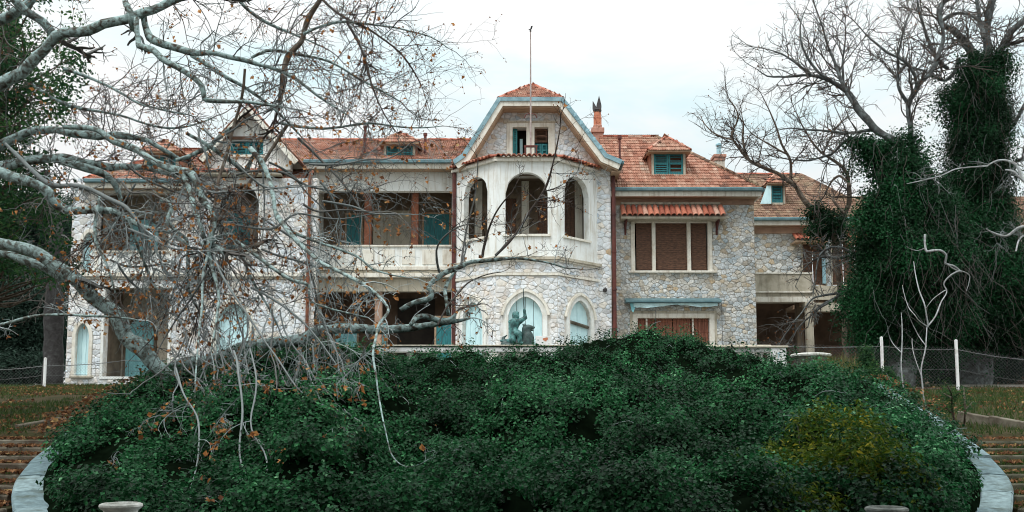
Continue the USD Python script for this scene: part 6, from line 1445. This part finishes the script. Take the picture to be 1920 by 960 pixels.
bare_tree('small_bare_tree', 'thin arching bare branches drooping before the balcony at right', P(1640, 735, 36),
    [[(1660, 490, 7), (1640, 482, 6), (1600, 478, 5), (1575, 484, 4), (1545, 480, 3), (1515, 495, 2)], [(1600, 478, 3.4), (1560, 462, 3), (1540, 475, 2.4), (1530, 520, 1.8)], [(1620, 520, 5), (1590, 540, 5), (1560, 562, 4.4), (1535, 575, 3)], [(1580, 550, 3), (1530, 556, 2.4), (1500, 590, 1.8), (1470, 630, 1.2)], [(1560, 565, 3), (1510, 600, 2), (1480, 640, 1.2)]],
    36, rng, dens=5, tl=1.0, tone=.35, droop=.06, trunk=[(1664, 740, 7), (1668, 620, 7), (1664, 490, 7)], kids=(5, 3))
# pale twisted branches in front of the ivy
wt = thing('pale_sapling', 'thin white stemmed sapling forking upward behind the coping at right', 'sapling', tuple(P(1738, 772, 22)))
for pts in ([(1738, 772, 2.8), (1730, 735, 2.7), (1727, 700, 2.6), (1735, 655, 2.5), (1738, 615, 2.4), (1739, 612, 2.2)], [(1739, 612, 3), (1735, 580, 2.6), (1722, 540, 2.2), (1713, 490, 1.2)], [(1739, 613, 3), (1752, 595, 2.8), (1765, 565, 2.6), (1775, 545, 2.4), (1769, 533, 2.6), (1778, 520, 2.8), (1800, 508, 3)], [(1738, 612, 2.2), (1718, 595, 1.8), (1703, 575, 1.4), (1692, 535, 1)],
            [(1735, 766, 3.4), (1710, 748, 3), (1693, 725, 2.8), (1690, 690, 2.6), (1692, 640, 2.2), (1690, 586, 1.4)], [(1690, 660, 2), (1672, 640, 1.6), (1665, 612, 1.1)], [(1727, 705, 2), (1715, 670, 1.6), (1710, 635, 1.1)], [(1738, 650, 2), (1720, 625, 1.8), (1700, 575, 1.2)], [(1692, 730, 2), (1670, 715, 1.4), (1662, 700, 1)]):
    pts = [(a, b, c * .5) for a, b, c in pts]; C, R = limb3(pts, 22, rng); obj('stem', tubes([(C, R)], 6, True), 'bark_white', wt, smooth=True)
pb_ = thing('pale_branch', 'short crooked white dead branch hanging against the dark ivy at right', 'branch', tuple(P(1735, 440, 31)))
for pts in ([(1733, 438, 4.5), (1735, 468, 5), (1738, 470, 4.5), (1758, 468, 4.5), (1774, 482, 4.5), (1772, 494, 4), (1788, 498, 4), (1803, 508, 4.5)], [(1772, 494, 3), (1790, 505, 2.5), (1800, 510, 2)], [(1735, 465, 2), (1720, 470, 1.6), (1700, 462, 1)], [(1803, 508, 2), (1818, 520, 1.6), (1812, 545, 1)], [(1775, 545, 2), (1750, 560, 1.3), (1735, 580, 1)]):
    pts = [(a, b, c * .5) for a, b, c in pts]; C, R = limb3(pts, 31, rng); obj('stem', tubes([(C, R)], 6, True), 'bark_white', pb_, smooth=True)
rb_ = thing('pale_branch', 'pale forked bare branch reaching in from the right edge', 'branch', tuple(P(1940, 345, 30)))
tg = Twigs()
for pts in ([(1960, 350, 5), (1925, 345, 4.5), (1900, 305, 4), (1880, 300, 3), (1850, 312, 2)], [(1925, 345, 4), (1905, 325, 3), (1885, 318, 2)], [(1960, 420, 4), (1915, 425, 4), (1885, 442, 3.4), (1862, 438, 3), (1850, 430, 2)], [(1960, 450, 4), (1930, 440, 3), (1905, 470, 2.4)], [(1850, 312, 2), (1800, 315, 2), (1760, 330, 1.6), (1700, 345, 1)]):
    pts = [(a, b, c * .7) for a, b, c in pts]; C, R = limb3(pts, 30, rng); obj('stem', tubes([(C, R)], 6, True), 'bark_white', rb_, smooth=True)
    for k in range(6): i = rng.integers(2, len(C) - 1); tg.grow(C[i], rng.normal(size=3), .8, .012, 0, rng, .05, .5, .4, (3, 2))
m_, t_ = tg.mesh(); obj('twigs', m_, 'twig_bark', rb_, tone=t_, kind='stuff')
# dark conifers behind the right-hand fence
for bl, lab in (([(1880, 640, 39, 85, 80), (1820, 680, 38, 50, 50)], 'dark conifer shrub behind the wire fence at far right'), ([(1770, 680, 38, 40, 50), (1745, 640, 39, 40, 60)], 'dark shrub behind the wire fence near the second post')):
    leafy('dark_shrub', lab, 'shrub', bl, rng, 'conifer_needle', .16, per=9, spread=.4, density=1.4, aspect=.4)
# little conifer sapling in front of the coping
sp = thing('young_conifer', 'young dark green conifer sapling beside the coping at right', 'sapling', tuple(P(1788, 800, 19)))
L, cs = [], []
for pts in ([(1795, 812, 2.6), (1785, 770, 2.4), (1783, 740, 2), (1770, 715, 1.4)], [(1808, 800, 2), (1808, 760, 1.8), (1806, 725, 1.2)], [(1786, 775, 1.6), (1770, 760, 1.2)], [(1806, 770, 1.4), (1825, 752, 1)], [(1783, 745, 1.4), (1765, 735, 1)], [(1784, 750, 1.2), (1800, 735, 1)]):
    C, R = limb3(pts, 19, rng); L.append((C, R)); cs += [c for c in C[len(C) // 3:]]
obj('stem', tubes(L, 5), 'bark_dark', sp, smooth=True)
m_, t_ = tufts(np.array(cs), np.tile([0, -.4, .6], (len(cs), 1)), 16, .13, .07, rng, .3); obj('foliage', m_, 'evergreen_leaf', sp, tone=t_, kind='stuff')
# low shrubs along the right rim of the mound
leafy('low_shrub', 'low leafy shrub at the right rim of the ivy mound below the first fence post', 'shrub', [(1640, 720, 24, 45, 30), (1625, 680, 24.5, 14, 40), (1680, 745, 22, 40, 25)], rng, 'evergreen_leaf', .07, per=10, spread=.16, density=1.6)
# dry grass tuft by the planter
def blades(C, h, rng, lean=.35, w=.012):
    n = len(C); d = rng.normal(0, lean, (n, 3)); d[:, 2] = 1; s = rng.normal(size=(n, 3)); s[:, 2] = 0; s /= np.linalg.norm(s, axis=1, keepdims=True)
    hh = (h * rng.uniform(.5, 1.3, n))[:, None]
    V = np.stack([C - s * w, C + s * w, C + d * hh], 1).reshape(-1, 3); return V, np.arange(3 * n).reshape(-1, 3)
gt = thing('grass_tuft', 'tuft of dry yellow grass beside the stone planter', 'grass', tuple(P(1560, 688, 27)), kind='stuff')
C = np.array([P(rng.normal(1565, 28), rng.uniform(682, 700), 27 + rng.normal(0, .3)) for _ in range(500)]); obj('blades', blades(C, .36, rng, .3), 'grass_blade', gt, tone=np.repeat(rng.uniform(.6, 1, 500), 3), kind='stuff')
# ------------------------------------------------------------------ grass and fallen leaves
def scatter(n, x0, x1, y0, y1, rng, test=None):
    X, Y = rng.uniform(x0, x1, n), rng.uniform(y0, y1, n)
    ok = np.abs(X) > xw(np.clip(Y, 7.4, 29)) + .05
    ok &= ~((np.abs(X - .3) < 10.5) & (Y > 29.6))
    if test is not None: ok &= test(X, Y)
    X, Y = X[ok], Y[ok]; return np.c_[X, Y, ground_z(X, Y)]
rng = np.random.default_rng(300)
patch = lambda X, Y: meshkit.fbm(np.c_[X * .6, Y * .6, np.zeros_like(X)], 3, 21) > .44
G = np.vstack([scatter(60000, -22, -6, 17.6, 39, rng, patch), scatter(70000, 6, 24, 17.6, 40, rng, patch)])
for sg, n in ((1, 26000), (-1, 5000)):      # grass and weeds growing on the treads
    X, Y = sg * rng.uniform(5.5, 15.4, n), rng.uniform(11.62, 17.7, n); ok = (np.abs(X) > xw(Y) + .05) & (((Y - 11.5) % .62) > .17) & (meshkit.fbm(np.c_[X * .8, Y * .8, np.full(n, 4.0)], 3, 23) > .42)
    X, Y = X[ok], Y[ok]; G = np.vstack([G, np.c_[X, Y, .285 + .118 * np.clip(np.floor((Y - 11.5) / .62), 0, 9)]])
g = structure(obj('grass', blades(G, .10, rng), 'grass_blade', tone=np.repeat(np.clip(.35 + .25 * rng.normal(size=len(G)), 0, 1), 3)))
tag(g, 'short patchy green grass on the slopes either side of the ivy mound', 'grass', kind='stuff')
def leafset(G, s=.09): 
    N = rng.normal(0, .5, G.shape) + [0, 0, 1]; return leaves(G + [0, 0, .025], N, s * rng.uniform(.6, 1.3, len(G)), rng, .8, .4)
litter = lambda X, Y: meshkit.fbm(np.c_[X * .5, Y * .5, np.ones_like(X)], 3, 22) < .56
A = np.vstack([scatter(12000, -17, -6, 17.6, 36, rng, litter), scatter(6000, 6, 18, 17.6, 34, rng, litter)])
st_ = []
for sg, n in ((-1, 19000), (1, 6000)):
    X, Y = sg * rng.uniform(5.5, 15.4, n), rng.uniform(11.5, 17.7, n); ok = np.abs(X) > xw(Y) + .05; X, Y = X[ok], Y[ok]
    k = np.clip(np.floor((Y - 11.5) / .62), 0, 9); st_.append(np.c_[X, Y, .30 + .118 * k + .01])
rim = []
for k in range(1300):      # drifts of leaves along the wall top on the left
    s = -rng.uniform(13, 21) if rng.random() < .8 else rng.uniform(14, 21); p, n_ = wall_at(s); o = rng.uniform(-.6, .5); rim.append((p[0] + n_[0] * o, p[1] + n_[1] * o, p[2] + .03 + rng.uniform(0, .05)))
A = np.vstack([A] + st_ + [np.array(rim)])
(m_, t_) = leafset(A); o = obj('fallen_leaves', m_, 'fallen_leaf', tone=t_); tag(o, 'brown fallen leaves scattered over the steps and slopes', 'leaves', kind='stuff')
# ------------------------------------------------------------------ unseen trees added behind and over the viewpoint to shade the foreground
rng = np.random.default_rng(400)
for k, (x, y, h, r, lab) in enumerate(((-13.5, -4.5, 12.0, 4.6, 'broad unseen evergreen added behind the viewpoint for shade, far left'), (-4.6, -7.0, 11.0, 4.4, 'round unseen evergreen added behind the viewpoint for shade, left'),
                                       (4.8, -7.5, 12.5, 4.6, 'tall unseen evergreen added behind the viewpoint for shade, right'), (13.8, -4.0, 11.0, 4.6, 'broad unseen evergreen added behind the viewpoint for shade, far right'))):
    t = thing('garden_tree', lab, 'tree', (x, y, 0))
    d = rng.normal(size=(900, 3)); d /= np.linalg.norm(d, axis=1, keepdims=True)
    rad = .55 + .5 * meshkit.fbm(d * 2.2 + k * 7, 3, 9) + rng.normal(0, .08, 900)
    c = np.array([x, y, h * .56]) + d * rad[:, None] * [r, r * .9, h * .44]
    m_, t_ = tufts(c, d, 12, .7, .34, rng, .6); obj('crown', m_, 'evergreen_leaf', t, tone=t_, kind='stuff')
    u = trimesh.creation.icosphere(2); obj('inner_growth', (np.array(u.vertices) * [r * .7, r * .63, h * .31] + [x, y, h * .56], np.array(u.faces)), 'stem_dark', t)
    obj('trunk', tubes([(np.array([(x, y, -.3), (x + .1, y, 2.), (x, y, h * .6)]), [.32, .26, .15])], 10), 'bark_dark', t, smooth=True)

t = thing('garden_tree', 'great unseen evergreen added overhead to shade the foreground', 'tree', (-7.5, -1.5, 0))
d = rng.normal(size=(2600, 3)); d /= np.linalg.norm(d, axis=1, keepdims=True)
rad = .6 + .45 * meshkit.fbm(d * 2.4 + 31, 3, 9) + rng.normal(0, .08, len(d))
m_, t_ = tufts(np.array([0, 1.2, 10.2]) + d * rad[:, None] * [10.5, 6.6, 2.6], d, 12, .65, .34, rng, .6); obj('crown', m_, 'evergreen_leaf', t, tone=t_, kind='stuff')
obj('trunk', tubes([(np.array([(-7.5, -1.5, -.3), (-7.2, -1.4, 3.), (-5.5, -.6, 6.5), (-1.5, .8, 9.6)]), [.42, .36, .3, .15])], 10), 'bark_dark', t, smooth=True)
